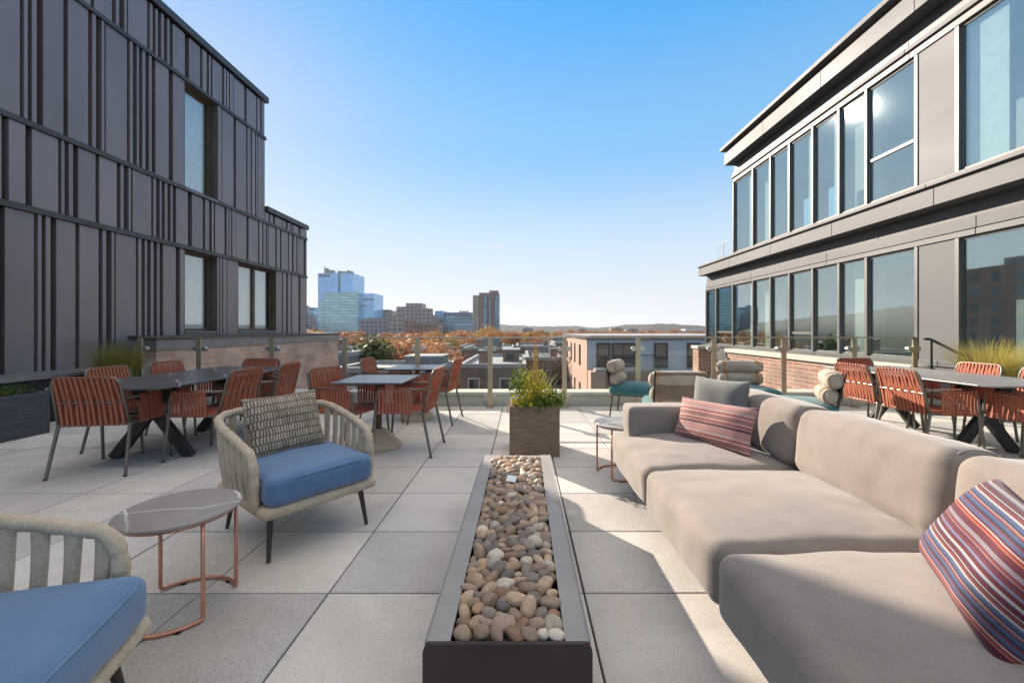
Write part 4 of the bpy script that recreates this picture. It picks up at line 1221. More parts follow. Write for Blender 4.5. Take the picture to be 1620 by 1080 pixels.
# ------------------------------------------------------------------ teal lounge chairs with bolsters (front looks along local -Y)
def make_lounge():
    t = thing('lounge_chair', 'teal lounge chair', 'lounge chair')
    s = MB().softbox(-.31,.31,-.33,.30,.325,.455,.06, bt=.035, bs=.02, n=22, wr=.004, seed=6, bb=.015).build('seat_cushion', M['teal'], t, smooth=0)
    fr = MB()
    for sx in (-1, 1):
        fr.tube(round_path([(sx*.27,-.30,.325),(sx*.27,.26,.325),(sx*.265,.36,.80)], .06), .009, 8)
    fr.tube([(-.27,-.28,.32),(.27,-.28,.32)], .009, 8); fr.tube([(-.27,.24,.322),(.27,.24,.322)], .009, 8)
    fr.build('frame', M['black'], t, smooth=40)
    for sx in (-1, 1):
        for y0, y1 in ((-.27,-.29), (.25,.29)):
            MB().tube([(sx*.268,y0,.325),(sx*.28,y1,.0)], .0105, 8).build('leg', M['dleg'], t, smooth=40)
    MB().softbox(-.255,.255,.322,.338,.50,.79,.007, n=8).build('sling_back', M['bolster_end'], t, smooth=0)
    for y, z, ry, rz_, hw in ((.225,.545,.082,.088,.29),(.262,.708,.080,.086,.31)):
        b = MB().softbox(-hw, hw, y-ry, y+ry, z-rz_, z+rz_, .076, bt=.006, bs=.012, n=26, wr=.006, seed=int(z*100), bb=.004).build('bolster', M['bolster'], t, smooth=0)
        for sx in (-1, 1):
            ring = []
            for q in range(32):
                a_ = 2*PI*q/32; cy_, cz_ = math.cos(a_), math.sin(a_); k2 = 1/(abs(cy_)**2.4+abs(cz_)**2.4)**(1/2.4)
                ring.append((sx*(hw-.085), y+cy_*k2*(ry+.004), z+cz_*k2*(rz_+.005)))
            mbr = MB(); n = len(ring); vs = [(p[0]+d, p[1], p[2]) for d in (-.017,.017) for p in ring]
            mbr.add(vs, [(q, (q+1) % n, n+(q+1) % n, n+q) for q in range(n)])
            mbr.build('strap', M['orange'], b, smooth=0)
            pr = []
            for q in range(32):
                a_ = 2*PI*q/32
                pr.append((sx*(hw-.012), y+math.cos(a_)*ry*.78, z+math.sin(a_)*rz_*.78))
            MB().tube(pr, .004, 6, closed=True).build('piping', M['bolster_end'], b, smooth=0)
    return t
l0 = make_lounge(); GL = 'teal lounge chairs by the railing'
l0.location = (1.60, 6.05, 0); l0.rotation_euler = (0,0,R(66)); l0['group'] = GL
l0['label'] = 'teal lounge chair seen from the side, closest to the planter and the railing'
dup(l0, (1.70, 4.72, 0), R(172), 'teal lounge chair seen from behind, right behind the grey sofa cushion')
dup(l0, (3.06, 5.72, 0), R(-4), 'teal lounge chair facing the camera with two orange strapped bolsters in view')
dup(l0, (3.10, 4.68, 0), R(-118), 'teal lounge chair with its back beside the sunlit orange strap chair')

# ------------------------------------------------------------------ planters and plants
def planter(label, loc, sx, sy, h, mat, rz=0):
    t = thing('planter', label, 'planter', loc, rz)
    mb = MB(); w = .025
    mb.box(-sx/2,sx/2,-sy/2,-sy/2+w,0,h); mb.box(-sx/2,sx/2,sy/2-w,sy/2,0,h)
    mb.box(-sx/2,-sx/2+w,-sy/2+w,sy/2-w,0,h); mb.box(sx/2-w,sx/2,-sy/2+w,sy/2-w,0,h)
    mb.box(-sx/2+w,sx/2-w,-sy/2+w,sy/2-w,0,h-.09)
    mb.build('box', mat, t, bevel=.006)
    n = 14; vs = []; fs = []
    for i in range(n+1):
        for j in range(n+1):
            x, y = -sx/2+w+.001+(sx-2*w-.002)*i/n, -sy/2+w+.001+(sy-2*w-.002)*j/n
            vs.append((x, y, h-.05+.02*noise.noise(Vector((x*9,y*9,h)))))
    for i in range(n):
        for j in range(n): fs.append((i*(n+1)+j,(i+1)*(n+1)+j,(i+1)*(n+1)+j+1,i*(n+1)+j+1))
    MB().add(vs, fs).build('soil', M['soil'], t)
    return t
def grass_mb(n, rad, h, lean, w, seed):
    r = random.Random(seed); mb = MB()
    for k in range(n):
        a = r.uniform(0, 2*PI); q = rad*math.sqrt(r.random())
        p = Vector((q*math.cos(a), q*math.sin(a), 0)); hh = h*r.uniform(.55,1.05)
        la = a + r.uniform(-.9,.9); ln = lean*r.uniform(.2,1.2)*(.4+q/rad)
        d = Vector((math.cos(la), math.sin(la), 0)); sd = Vector((-d.y, d.x, 0)).lerp(d, r.uniform(-.5,.5)).normalized()
        vs = []; S = 5
        for i in range(S+1):
            f = i/S
            c = p + d*(ln*hh*f**2) + Vector((0,0,hh*(f - .18*ln*f**3)))
            ww = w*(1-f*.92)*.5
            vs += [c-sd*ww, c+sd*ww]
        mb.add(vs, [(2*i,2*i+1,2*i+3,2*i+2) for i in range(S)])
    return mb
def leafy_mb(mb, n, c, rad, size, seed, flat=.7):
    r = random.Random(seed)
    for k in range(n):
        while True:
            p = Vector((r.uniform(-1,1), r.uniform(-1,1), r.uniform(-1,1)))
            if .35 < p.length < 1: break
        q = Vector((p.x*rad[0], p.y*rad[1], p.z*rad[2])) + Vector(c)
        s = size*r.uniform(.6,1.3)
        nrm = (p.normalized()*flat + Vector((r.uniform(-1,1), r.uniform(-1,1), r.uniform(-.4,1)))).normalized()
        tx = nrm.orthogonal().normalized(); tx = (Matrix.Rotation(r.uniform(0,6.3), 3, nrm) @ tx); ty = nrm.cross(tx)
        mb.add([q-tx*s, q-ty*s*.45+nrm*s*.1, q+tx*s*1.0, q+ty*s*.45+nrm*s*.1], [(0,1,2,3)])
    return mb
planter('square brown woven planter at the far end of the fire pit', (.115, 4.33, 0), .49, .49, .49, M['planterbrown'])
t = thing('mixed_plant', 'bushy green and yellow plants growing in the brown planter', 'plant', (.115, 4.33, .445))
t.scale = (1.0, 1.0, 1.14)
mb = MB()
for c, rd, n in (((-.17,-.1,.2),(.1,.1,.12),160), ((-.16,.08,.26),(.09,.1,.12),150), ((.15,-.14,.06),(.16,.14,.09),300), ((.22,.06,.08),(.12,.16,.09),220), ((-.02,-.19,.04),(.2,.1,.07),240)):
    leafy_mb(mb, n, c, rd, .019, int(c[0]*1000)+500)
mb.build('green_foliage', M['leaf_green'], t)
mb = MB()
for c, rd, n in (((.0,-.02,.22),(.15,.13,.15),330), ((-.12,-.2,.1),(.13,.08,.09),190), ((.06,-.05,.12),(.17,.15,.13),260)):
    leafy_mb(mb, n, c, rd, .017, int(c[1]*1000)+900)
mb2 = grass_mb(150, .13, .36, .5, .007, 8); mb.add(mb2.v, mb2.f)
mb.build('yellow_foliage', M['leaf_lime'], t)
mb = MB()
mb3 = grass_mb(46, .035, .58, .12, .006, 9); mb.add([(x+.02, y, z) for x, y, z in mb3.v], mb3.f)
leafy_mb(mb, 160, (.02,0,.46), (.035,.035,.12), .012, 4); leafy_mb(mb, 110, (-.2,-.17,.02), (.08,.07,.06), .016, 5)
mb.build('dry_plume', M['leaf_brown'], t)

planter('long charcoal planter by the ribbed wall at the left picture edge', (-5.95, 4.32, 0), .5, 1.5, .5, M['plantergrey'])
t = thing('low_shrub', 'low dark green shrub spreading in the charcoal planter at the left edge', 'plant', (-5.95, 4.4, .46))
mb = MB()
for k in range(9): leafy_mb(mb, 170, (random.Random(k).uniform(-.12,.12), -.6+k*.15, .05), (.16,.13,.08), .017, 40+k)
mb.build('foliage', M['leaf_green'], t)
mb = MB(); 
for k in range(16):
    r_ = random.Random(k+5); x, y = r_.uniform(-.15,.15), r_.uniform(-.6,.6)
    mb.tube([(x,y,-.02),(x+r_.uniform(-.03,.03),y+r_.uniform(-.03,.03),.08)], .004, 5)
mb.build('stem', M['bark'], t)
planter('charcoal planter holding the tall olive grass near the brick parapet', (-5.98, 6.22, 0), .5, .5, .5, M['plantergrey'])
o = grass_mb(900, .22, .66, .42, .010, 21).build('ornamental_grass', M['grass_dull']); o.location = (-5.98, 6.22, .44)
tag(o, 'tall olive ornamental grass against the ribbed metal wall', 'plant')
planter('charcoal planter holding the golden grass in front of the big glass pane', (6.62, 5.95, 0), .55, .55, .5, M['plantergrey'])
o = grass_mb(1100, .24, .72, .75, .009, 31).build('ornamental_grass', M['grass_gold']); o.location = (6.62, 5.95, .44)
tag(o, 'golden ornamental grass behind the right dining table', 'plant')

# ------------------------------------------------------------------ the city beyond: ground, hills
GZ = -14.0
M['ground'] = pm('city_ground', (.07,.065,.05), (.13,.115,.09), .02, .95, coord='Object')
gr = MB().add([(-4000,-1500,GZ),(4000,-1500,GZ),(4000,4500,GZ),(-4000,4500,GZ)], [(0,1,2,3)]).build('ground', M['ground'])
struct(gr, 'ground of the town far below the terrace', 'ground')
M['hill'] = pm('wooded_hill', (.012,.02,.016), (.045,.032,.02), .03, .95, coord='Object', detail=10)
prof = [(-3400,40),(-2600,30),(-1900,24),(-1300,16),(-700,14),(-420,15),(-250,19),(-110,23),(-20,20),(60,13),(150,15),(260,17),(330,8),(390,9),(470,13),(560,25),(700,27),(800,20),(860,12),(1000,10),(1400,22),(2000,30),(2700,26),(3600,40)]
def hz(x):
    for (a, ha), (b, hb) in zip(prof[:-1], prof[1:]):
        if a <= x <= b:
            f = (x-a)/(b-a); f = f*f*(3-2*f); return ha+(hb-ha)*f
    return 10
vs, fs = [], []
NX, NY = 900, 26
for i in range(NX+1):
    x = -3400 + 7000*i/NX
    for j in range(NY+1):
        f = j/NY; y = 1500 + 1300*f
        k = math.sin(PI*min(1, f*1.0))**.7 if 0 < f < 1 else 0
        h = (hz(x)+15)*k + (noise.noise(Vector((x*.012,y*.012,3)))*4 + noise.noise(Vector((x*.05,y*.03,9)))*2.2 + rng.uniform(-1.8,2.4))*k
        vs.append((x, y, GZ-.5+h))
for i in range(NX):
    for j in range(NY): fs.append((i*(NY+1)+j,(i+1)*(NY+1)+j,(i+1)*(NY+1)+j+1,i*(NY+1)+j+1))
struct(MB().add(vs, fs).build('hills', M['hill']), 'low wooded hills along the horizon', 'hills')

def pxx(px, D): return (px-827)/F*D
def pyz(py, D): return CAM_H-(py-521)/F*D

# ------------------------------------------------------------------ far city buildings
M['bt_glass'] = grid_mat('blue_tower_glass', (.22,.45,.7), (.30,.56,.86), 3.2, 4.2, .9, .8, grough=.12, gmetal=.3, var=.12, rough=.3)
M['bt_green'] = grid_mat('green_tower_glass', (.36,.52,.52), (.36,.58,.6), 12, 4.2, .93, .62, var=.18, grough=.15, gmetal=.4, rough=.4)
M['beige'] = grid_mat('beige_block_wall', (0.364,0.299,0.260), (0.090,0.105,0.135), 5.2, 4.6, .5, .55)
M['greyblk'] = grid_mat('grey_block_wall', (0.273,0.273,0.299), (0.075,0.090,0.120), 4.6, 4.2, .55, .6)
M['redblk'] = grid_mat('red_block_wall', (0.325,0.169,0.124), (0.075,0.075,0.090), 4.0, 4.2, .45, .5)
M['tealblk'] = grid_mat('teal_block_glass', (.2,.28,.33), (.16,.3,.38), 30, 5.0, .97, .6, grough=.15, gmetal=.4, rough=.5)
M['twr'] = grid_mat('brick_tower_wall', (0.351,0.208,0.163), (0.105,0.150,0.195), 4.4, 3.2, .42, .6)
M['twr_light'] = grid_mat('pale_tower_wall', (.42,.36,.3), (.06,.07,.08), 3.0, 3.2, .4, .6)
M['twr_glass'] = grid_mat('tower_bay_glass', (.16,.22,.25), (.15,.28,.34), 2.0, 3.2, .85, .75, grough=.12, gmetal=.4)
M['metalgrey'] = pm('roof_plant_metal', (.2,.21,.22), (.3,.31,.32), .6, .5, .3)
def blk(px0, px1, ytop, D, depth, mat, parent, name, ox, oy, inset=0, zb=GZ):
    return MB().box(pxx(px0,D)-ox, pxx(px1,D)-ox, D-oy, D+depth-oy, zb-GZ, pyz(ytop,D)-GZ).build(name, mat, parent)
def far(label, px, D):
    return thing('office_building', label, 'building', (pxx(px,D), D, GZ)), pxx(px,D), D
t, ox, oy = far('tall blue glass tower with antennas on its roof and a greenish glass front block', 545, 600)
t.name = 'glass_tower'
blk(503, 558, 432, 612, 45, M['bt_glass'], t, 'tower_block', ox, oy)
blk(513, 566, 462, 590, 21.9, M['bt_green'], t, 'front_block', ox, oy)
blk(566.3, 591.5, 464, 600, 40, M['bt_glass'], t, 'side_wing', ox, oy)
blk(505, 512.7, 476, 594, 17.8, M['bt_green'], t, 'side_wing', ox, oy)
blk(535, 538, 430.5, 611.5, .45, M['metalgrey'], t, 'dark_fin', ox, oy)
blk(504, 522, 434, 611.3, .65, M['metalgrey'], t, 'dark_fin', ox, oy, zb=pyz(437,611))
blk(567, 579, 482, 599.3, .65, M['metalgrey'], t, 'dark_fin', ox, oy, zb=pyz(485,600)); blk(574, 591, 472, 599.3, .65, M['metalgrey'], t, 'dark_fin', ox, oy, zb=pyz(474.5,600))
for q, (a, b, y) in enumerate(((513,517,424),(519,527,427),(534,539,428.5),(541,546,429),(549,552,427.5),(555,556.5,429))):
    MB().box(pxx(a,620)-ox, pxx(b,620)-ox, 20, 28, pyz(436,620)-GZ, pyz(y,620)-GZ).build('roof_plant', M['metalgrey'], t)
MB().tube([(pxx(512.5,620)-ox,22,pyz(433,620)-GZ),(pxx(512.5,620)-ox,22,pyz(421,620)-GZ)], .5, 5).build('antenna', M['metalgrey'], t)
t, ox, oy = far('slim pale glass building at the corner of the ribbed metal building', 490, 640)
blk(470, 496, 486, 640, 40, M['tealblk'], t, 'wall', ox, oy); blk(480, 497.5, 500, 630, 8, M['greyblk'], t, 'low_wing', ox, oy); blk(474, 484, 483, 644, 10, M['metalgrey'], t, 'roof_plant', ox, oy)
t, ox, oy = far('beige concrete hospital block with stepped top in the middle of the skyline', 650, 520)
blk(627, 667, 485, 520, 40, M['beige'], t, 'wall', ox, oy); blk(642, 667, 479.5, 526, 24, M['beige'], t, 'roof_block', ox, oy); blk(660, 683.5, 488, 514, 5.8, M['beige'], t, 'wall', ox, oy); blk(667.2, 686, 498, 520, 35, M['beige'], t, 'low_wing', ox, oy)
t, ox, oy = far('grey office block with a grid of small windows below the beige block', 600, 430)
blk(567, 628, 504.5, 430, 30, M['greyblk'], t, 'wall', ox, oy); blk(613, 636, 499.5, 424, 5.8, M['beige'], t, 'wing', ox, oy); blk(583, 598, 502.5, 440, 10, M['metalgrey'], t, 'roof_plant', ox, oy)
t, ox, oy = far('small beige rooftop block right of the glass tower', 607, 640)
blk(592, 620, 491, 640, 30, M['beige'], t, 'wall', ox, oy); blk(597, 615, 489.5, 645, 15, M['metalgrey'], t, 'roof_plant', ox, oy)
t, ox, oy = far('long red brick block in front of the beige block', 672, 380)
blk(638, 692, 512, 380, 24, M['redblk'], t, 'wall', ox, oy); blk(638, 660, 507.5, 376, 3.8, M['redblk'], t, 'wing', ox, oy); blk(650, 684, 510.5, 388, 8, M['metalgrey'], t, 'roof_plant', ox, oy)
t, ox, oy = far('teal glass laboratory block with dark upper storey left of the brick tower', 720, 560)
blk(688, 748, 500, 560, 40, M['tealblk'], t, 'wall', ox, oy); blk(703, 747, 494, 566, 30, M['greyblk'], t, 'upper_storey', ox, oy); blk(688, 702, 491.5, 563, 30, M['bt_glass'], t, 'glass_wing', ox, oy)
for q in range(3): blk(727+q*5, 730+q*5, 491.5, 575, 6, M['metalgrey'], t, 'roof_plant', ox, oy)
t, ox, oy = far('brick apartment tower with pale left edge standing alone on the skyline', 768, 450)
t.name = 'apartment_tower'
blk(758, 789, 463, 450, 22, M['twr'], t, 'wall', ox, oy); blk(748, 757.8, 467, 449, 22, M['twr_light'], t, 'pale_wing', ox, oy); blk(774, 788, 459.5, 456, 12, M['twr'], t, 'roof_block', ox, oy)
blk(765, 770, 468, 448.6, 1.3, M['twr_glass'], t, 'glass_bay', ox, oy); blk(783, 789.5, 468, 448.6, 1.3, M['twr_glass'], t, 'glass_bay', ox, oy)
blk(774, 777, 468, 448.6, 1.3, M['twr_glass'], t, 'glass_bay', ox, oy)
M['white'] = grid_mat('white_terminal_wall', (.62,.63,.66), (.12,.14,.17), 6, 4, .7, .4)
t, ox, oy = far('long low white building under the hills beside the glazed building', 1098, 700)
blk(1076, 1122, 523.2, 700, 30, M['white'], t, 'wall', ox, oy); blk(1084, 1112, 520.5, 706, 20, M['white'], t, 'upper_storey', ox, oy)
for k, (px, y, D, w, lab) in enumerate(((835,519.5,620,16,'small pale far block just right of the brick tower'),(978,519,800,22,'pale far block below the hill gap'),(920,521.5,520,14,'small far brown block in the trees'),(1000,520.5,640,18,'small far beige block at the foot of the right hill'))):
    t, ox, oy = far(lab, px, D); blk(px-w/2, px+w/2, y, D, 20, M['beige'] if k % 2 else M['greyblk'], t, 'wall', ox, oy); blk(px-w/4, px+w/5, y-1.2, D+6, 8, M['metalgrey'], t, 'roof_plant', ox, oy)

# ------------------------------------------------------------------ roofs and houses below the terrace
M['b_brown'] = brick('brown_house_brick', (.19,.12,.09), (.25,.17,.13), (.24,.21,.18), 2.2)
M['b_red'] = brick('red_house_brick', (.26,.13,.09), (.31,.18,.13), (.28,.24,.2), 2.2)
M['shingle'] = pm('grey_shingle', (.16,.165,.175), (.24,.245,.25), 3, .85, stretch=(1,1,4))
M['salmon'] = pm('salmon_brick_render', (.46,.27,.2), (.52,.325,.25), 1.2, .85, bump=.1)
M['bluepnl'] = pm('blue_grey_panel', (.44,.48,.53), (.5,.54,.59), .8, .65)
M['browncl'] = pm('brown_balcony_cladding', (.2,.14,.11), (.26,.18,.14), 2, .8)
def house(name, label, x0, x1, y0, y1, ztop, wall, roof, wins=(), parapet=.35):
    cx = (x0+x1)/2
    t = thing(name, label, 'building', (cx, y0, GZ))
    a, b, h, d = x0-cx, x1-cx, ztop-GZ, y1-y0
    MB().box(a, b, 0, d, 0, h).build('wall', wall, t)
    r = MB().box(a+.3, b-.3, .3, d-.3, h+.005, h+.06).build('roof', roof, t)
    mb = MB(); p = parapet
    mb.box(a-.06, b+.06, -.06, .28, h+.004, h+p); mb.box(a-.06, b+.06, d-.28, d+.06, h+.004, h+p)
    mb.box(a-.06, a+.28, .281, d-.281, h+.004, h+p); mb.box(b-.28, b+.06, .281, d-.281, h+.004, h+p)
    mb.build('parapet', M['roof_light'], t)
    proto = None
    for (wx, wz, ww, wh) in wins:
        w = MB().box(-ww/2, ww/2, -.03, .0, 0, wh).build('window', M['win_dark'], t); w.location = (wx-cx, 0, wz-GZ)
        f = MB(); f.box(-ww/2-.1, -ww/2, -.06, 0, -.1, wh+.1); f.box(ww/2, ww/2+.1, -.06, 0, -.1, wh+.1); f.box(-ww/2, ww/2, -.06, 0, wh, wh+.1); f.box(-ww/2, ww/2, -.09, 0, -.1, 0); f.box(-ww/2, ww/2, -.05, -.031, wh/2-.03, wh/2+.03)
        f.build('frame', M['win_frame'], w)
    return t, cx, h
def chimney(t, x, y, z, w, h, mat):
    c = MB().box(x-w/2, x+w/2, y-w/2, y+w/2, z, z+h).build('chimney', mat, t)
    MB().box(x-w/2-.06, x+w/2+.06, y-w/2-.06, y+w/2+.06, z+h, z+h+.1).build('cap', M['roof_light'], c)
def hut(t, x0, x1, y0, y1, z, h, mat, door=True):
    c = MB().box(x0, x1, y0, y1, z, z+h).build('roof_hut', mat, t)
    MB().box(x0-.1, x1+.1, y0-.1, y1+.1, z+h, z+h+.12).build('hut_roof', M['roof_light'], c)
    if door: MB().box((x0+x1)/2-.5, (x0+x1)/2+.4, y0-.04, y0, z+.1, z+h-.3).build('door', M['win_dark'], c)
t, cx, h = house('row_house', 'grey shingled house beyond the brick parapet end', -19.5, -13.7, 34, 45, -.9, M['shingle'], M['roof_dark'], [(-17.5,-4.2,1,1.7),(-15.2,-4.2,1,1.7)])
chimney(t, .5, 3, h, .9, 1.2, M['b_red'])
t, cx, h = house('row_house', 'brick house with wide pale flat roof behind the square tables', -12.4, -5.6, 27.5, 34, -1.6, M['b_brown'], M['roof_light'], [(-11.5,-4.4,1,1.8),(-9.6,-4.4,1,1.8),(-7.6,-4.4,1,1.8)])
hut(t, .4, 3.1, 3.2, 5.8, h, .8, M['shingle']); chimney(t, -2.6, 4, h, .7, .5, M['b_red'])
t, cx, h = house('row_house', 'brown brick house with flat roof and drainpipe left of the planter', -5.4, .25, 36, 50, -2.05, M['b_brown'], M['roof_light'], [(-1.5,-4.9,.8,1.9),(-4.2,-4.9,.8,1.9)])
chimney(t, -.9, 3.0, h, 1.1, 1.3, M['b_red']); hut(t, .6, 2.2, 6, 9, h, 1.2, M['b_brown'])
MB().tube([(2.3,-.12,h),(2.3,-.12,2)], .07, 6).build('drainpipe', M['win_frame'], t)
t, cx, h = house('row_house', 'dark brick house with white edged roof behind the planter foliage', .4, 4.3, 44, 58, -2.0, M['b_brown'], M['roof_dark'], [(1.6,-4.8,.9,1.7),(3.0,-4.8,.9,1.7)])
chimney(t, 1.0, 2.0, h, .8, 1.1, M['b_red'])
rh = random.Random(9)
labs = ['long row house with pale roof far left beyond the grey shingled house','row house with two chimneys behind the wide pale roof','row house with dark flat roof below the red brick block','brick row house below the brick tower','flat roofed house among the orange trees behind the planter','brick row house just left of the salmon building','pale roofed house far behind the salmon building','far brick house behind the blue grey building roof','low flat roofed house behind the farther square table']
spots = [(-27,-19.5,62,72,-2.6),(-19,-11.5,74,84,-3.0),(-8.5,-1.5,60,72,-1.7),(-1,5,62,75,-1.5),(6,13,78,90,-1.4),(5.4,11,95,108,-2.0),(14,22,105,118,-1.6),(25,34,120,135,-1.4),(-12,-4,80,92,-2.2)]
for (x0,x1,y0,y1,z), lab in zip(spots, labs):
    t, cx, h = house('row_house', lab, x0, x1, y0, y1, z, rh.choice([M['b_brown'], M['b_red']]), rh.choice([M['roof_light'], M['roof_dark']]), [(x0+1.4+k*1.9, z-3.2, 1, 1.7) for k in range(int((x1-x0-2)//1.9)+1)])
    for k in range(rh.choice([1,2,2])): chimney(t, rh.uniform((x0-x1)/2+1, (x1-x0)/2-1), rh.uniform(2,5), h, rh.uniform(.7,1), rh.uniform(.8,1.5), M['b_red'])
    if rh.random() < .6: hut(t, -1.2, 1.4, 4, 7, h, 1.5, M['shingle'], False)

# blue grey building with the salmon side
t = thing('apartment_building', 'blue grey apartment building with sunlit salmon side wall behind the lounge chairs', 'building', (4.6, 30, GZ))
BH = .55-GZ
MB().box(.02, 15, 0, 18, 0, BH).build('wall', M['bluepnl'], t)
MB().box(-.02, .018, .0, 18, 0, BH).build('side_wall', M['salmon'], t)
MB().box(-.14, 15.1, -.12, 18.1, BH+.003, BH+.2).build('roof_coping', M['win_frame_dark'], t)
MB().box(.2, 14.8, .2, 17.8, BH+.21, BH+.24).build('roof', M['roof_light'], t)
def win2(x, z0, z1, w, bars=1):
    p = MB().box(-w/2, w/2, -.025, .0, 0, z1-z0).build('window', M['win_dark'], t); p.location = (x, 0, z0-GZ)
    f = MB(); hh = z1-z0
    f.box(-w/2-.09, -w/2, -.07, 0, -.09, hh+.09); f.box(w/2, w/2+.09, -.07, 0, -.09, hh+.09); f.box(-w/2, w/2, -.07, 0, hh, hh+.09); f.box(-w/2, w/2, -.07, 0, -.09, 0)
    for k in range(bars): f.box(-w/2+w*(k+1)/(bars+1)-.03, -w/2+w*(k+1)/(bars+1)+.03, -.05, -.026, 0, hh)
    f.build('frame', M['win_frame_dark'], p)
    MB().box(-w/2+.05, w/2-.05, -.032, -.027, hh*.45, hh-.04).build('window_sheet', M['browncl'], p)
for x, w, b in ((1.15,.8,0),(2.6,1.55,1),(5.25,.8,0),(7.6,.8,0),(9.6,1.5,1)):
    win2(x, -1.4, .2, w, b); win2(x, -4.6, -3.0, w, b)
for yy, w in ((3.6,.5),(6.8,.35),(9.5,.35),(13,.4)):
    for z0, z1 in ((-1.55,.0),(-4.7,-3.0)):
        p = MB().box(-.05, -.021, -w/2, w/2, 0, z1-z0).build('slit_window', M['win_dark'], t); p.location = (0, yy, z0-GZ)
        f = MB(); f.box(-.08, -.0205, -w/2-.07, -w/2, -.05, z1-z0+.05); f.box(-.08, -.0205, w/2, w/2+.07, -.05, z1-z0+.05); f.build('frame', M['win_frame_dark'], p)
b = MB().box(.35, 4.6, -1.5, -.0, -1.62-GZ, -1.45-GZ).build('balcony', M['roof_light'], t)
mb = MB(); mb.box(.35, 4.6, -1.5, -1.46, -.52-GZ, -.48-GZ)
for k in range(36): mb.box(.37+k*.12, .39+k*.12, -1.49, -1.47, -1.45-GZ, -.52-GZ)
mb.build('balustrade', M['black'], b)
MB().box(.02, 1.0, -1.52, -.0, 0, -1.64-GZ).build('lower_block', M['salmon'], t); MB().box(1.003, 4.7, -1.5, -.0, 0, -1.64-GZ).build('lower_block', M['browncl'], t)

# ------------------------------------------------------------------ trees
def tree_parts(seed, hgt, rad, leaf, nclump, nleaf, mat, bare=False, cone=False):
    r = random.Random(seed); tr = MB(); cr = MB()
    th = hgt*.42
    tr.tube([(0,0,0),(r.uniform(-.1,.1)*rad*.3,0,th*.5),(r.uniform(-.1,.1)*rad,r.uniform(-.1,.1)*rad,th),(0,0,hgt*.86)], [hgt*.022,hgt*.018,hgt*.013,hgt*.003], 7)
    for k in range(14 if not bare else 26):
        a = r.uniform(0, 6.28); z = r.uniform(.3,.75)*hgt; L = rad*r.uniform(.55,1.0)*(1.0 if not cone else .6)
        p = [(0,0,z)]
        for q in range(1, 4):
            f = q/3; p.append((math.cos(a+.25*f)*L*f, math.sin(a+.25*f)*L*f, z+hgt*.17*f+r.uniform(-.1,.1)*rad*.4))
        tr.tube(p, [hgt*.008,hgt*.006,hgt*.004,hgt*.0015], 5)
        if bare:
            for s in range(7):
                f = r.uniform(.35,1); b0 = Vector(p[1]).lerp(Vector(p[3]), f); d = Vector((r.uniform(-1,1), r.uniform(-1,1), r.uniform(.1,1.3)))*rad*.32
                tr.tube([b0, b0+d*.5+Vector((0,0,.1)), b0+d], [hgt*.0028,hgt*.002,hgt*.0008], 4)
    for k in range(nclump):
        while True:
            p = Vector((r.uniform(-1,1), r.uniform(-1,1), r.uniform(-1,1)))
            if .3 < p.length < 1: break
        if cone:
            z = r.random(); w = (1-z)*1.0+.05
            c = Vector((p.x*rad*w, p.y*rad*w, hgt*(.15+.82*z)))
        else:
            c = Vector((p.x*rad*.82, p.y*rad*.82, hgt*.64+p.z*hgt*.30))
        cs = rad*r.uniform(.2,.36)
        for q in range(nleaf):
            o = Vector((r.gauss(0,1), r.gauss(0,1), r.gauss(0,.7)))*cs*.55
            n_ = (o.normalized()+Vector((r.uniform(-1,1), r.uniform(-1,1), r.uniform(-.2,1.2)))).normalized()
            tx = Matrix.Rotation(r.uniform(0,6.28), 3, n_) @ n_.orthogonal().normalized(); ty = n_.cross(tx); s = leaf*r.uniform(.6,1.3)
            x = c+o
            cr.add([x-tx*s, x-ty*s*.6, x+tx*s, x+ty*s*.6], [(0,1,2,3)])
    return tr, cr
def make_tree(name, label, seed, hgt, rad, leaf, nclump, nleaf, mat, group, bare=False, cone=False):
    t = thing(name, label, 'tree', (0,0,GZ), 0, group)
    tr, cr = tree_parts(seed, hgt, rad, leaf, nclump, nleaf, mat, bare, cone)
    tr.build('trunk', M['bark'], t, smooth=0)
    if nclump: cr.build('crown', mat, t)
    return t
protos = [
    [make_tree('autumn_tree', 'orange autumn tree standing among the town roofs', 1, 14, 5.2, .26, 60, 62, M['t_orange'], 'orange autumn trees beyond the terrace'), 0],
    [make_tree('autumn_tree', 'rust red autumn tree standing among the town roofs', 2, 14, 4.8, .26, 56, 62, M['t_rust'], 'rust red autumn trees beyond the terrace'), 0],
    [make_tree('autumn_tree', 'golden autumn tree standing among the town roofs', 3, 14, 5.0, .26, 56, 60, M['t_gold'], 'golden autumn trees beyond the terrace'), 0],
    [make_tree('leafy_tree', 'dull green tree standing among the town roofs', 4, 14, 5.0, .26, 58, 60, M['t_green'], 'green trees beyond the terrace'), 0],
    [make_tree('bare_tree', 'bare grey tree with thin twigs standing among the town roofs', 5, 13, 4.5, .2, 0, 0, M['t_rust'], 'bare trees beyond the terrace', bare=True), 0]]
def plant_tree(kind, x, y, ztop, wide=1.0, label=None):
    pr = protos[kind]; h0 = 13.3 if kind != 4 else 12
    s = (ztop-GZ)/h0
    if not pr[1]:
        pr[1] = 1; o = pr[0]; o.location = (x, y, GZ); o.scale = (s*wide, s*wide, s)
    else:
        o = dup(pr[0], (x, y, GZ), rt.uniform(0, 6.28), scale=(s*wide, s*wide, s))
    return o
rt = random.Random(17)
def pt(kind, px, ytop, D, wide=1.0): plant_tree(kind, pxx(px,D), D, pyz(ytop,D), wide)
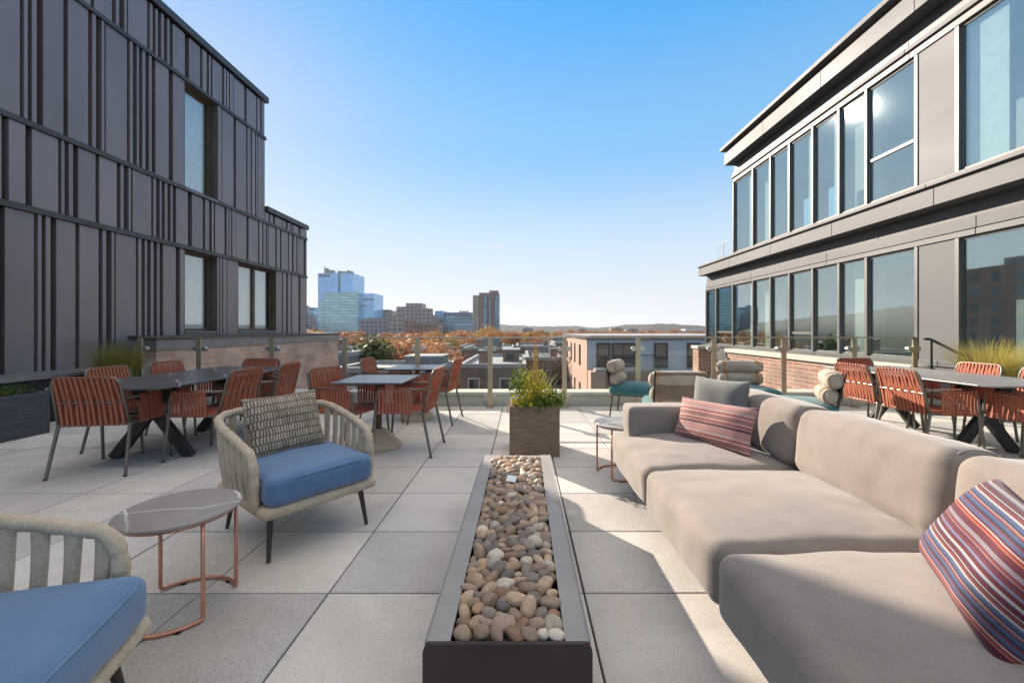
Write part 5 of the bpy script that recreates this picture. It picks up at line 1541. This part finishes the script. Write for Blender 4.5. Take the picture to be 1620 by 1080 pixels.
# named spots from left to right, then a scattered belt
for a in [(2,498,524,150),(0,512,529,170),(1,552,527,110),(0,565,532,90),(3,545,537,70,.8),(2,600,540,75),(0,620,536,85,1.1),(1,650,531,95,1.1),(0,668,527,120,1.2),(2,686,526,130),(1,640,546,66),(0,700,530,140),(2,715,534,110,.9),(3,708,537,95,.7),(1,728,538,120),(2,775,518,170,1.3),(0,782,523,150),(0,741,532,150),(1,806,524,160),(0,820,525,185),(2,838,526,170),(4,868,553,52,.8),(4,881,560,44,.8),(4,850,550,60),(1,850,531,140),(0,862,528,210),(2,880,527,190),(4,590,541,72),(4,660,552,62,.8),(0,622,540,46,.9),(1,652,544,44,.9),(0,684,546,49,.8),(2,606,546,50,.8),(1,702,550,57,.8),(0,640,537,62,1.1),(0,672,538,66,1.1),(1,612,538,70),(4,842,563,48,.7)]:
    pt(*a)
for k in range(96):
    D = rt.uniform(190, 560); px = rt.uniform(700, 1120) if k < 74 else rt.uniform(480, 760)
    pt(rt.choice([0,0,1,1,2,3]), px, 521 + rt.uniform(0, 3.2) + (6-D/100 if D < 400 else 0)*.6, D, rt.uniform(1.0, 1.5))
ev = make_tree('evergreen_tree', 'yellow green evergreen tree between the brick parapet and the pale roofs', 8, 14, 3.2, .2, 90, 60, M['t_green'], 'evergreens', cone=True)
ev.location = (pxx(590,37), 37, GZ); s = (pyz(540,37)-GZ)/13.6; ev.scale = (s*1.25, s*1.25, s); del ev['group']

# hill and tower hidden behind the ribbed building, seen only mirrored in the glass on the right
vs, fs = [], []
for i in range(61):
    for j in range(21):
        x, y = -1500 + 1250*i/60, 100 + 800*j/20
        k = math.sin(PI*i/60)**.6*math.sin(PI*j/20)**.6 if 0 < i < 60 and 0 < j < 20 else 0
        vs.append((x, y, GZ-.5 + k*(62 + 14*noise.noise(Vector((x*.006,y*.006,1))) + 5*noise.noise(Vector((x*.03,y*.03,4))))))
for i in range(60):
    for j in range(20): fs.append((i*21+j,(i+1)*21+j,(i+1)*21+j+1,i*21+j+1))
struct(MB().add(vs, fs).build('hills', M['hill'], smooth=0), 'wooded hill behind the ribbed metal building', 'hills')
t = thing('apartment_tower', 'brick tower mirrored in the big glass pane on the right', 'building', (-95, 84, GZ))
MB().box(-7, 7, 0, 14, 0, 29).build('wall', M['twr'], t); MB().box(-22, -7.01, 2, 14, 0, 21).build('wing', M['twr'], t); MB().box(-3, 3, 4, 9, 29, 31).build('roof_plant', M['metalgrey'], t)

# ------------------------------------------------------------------ haze
m, nt, b, out = new_mat('air_haze'); nt.nodes.remove(b)
pv = nd(nt, 'ShaderNodeVolumePrincipled'); pv.inputs['Density'].default_value = .00006
pv.inputs['Color'].default_value = (.86,.92,1,1); pv.inputs['Anisotropy'].default_value = .3
nt.links.new(pv.outputs[0], out.inputs['Volume'])
hz_ = MB().box(-4200, 4200, -1700, 4700, GZ-1, 150).build('haze', m)
hz_['kind'] = 'stuff'; hz_['label'] = 'thin pale haze over the town'; hz_['category'] = 'haze'
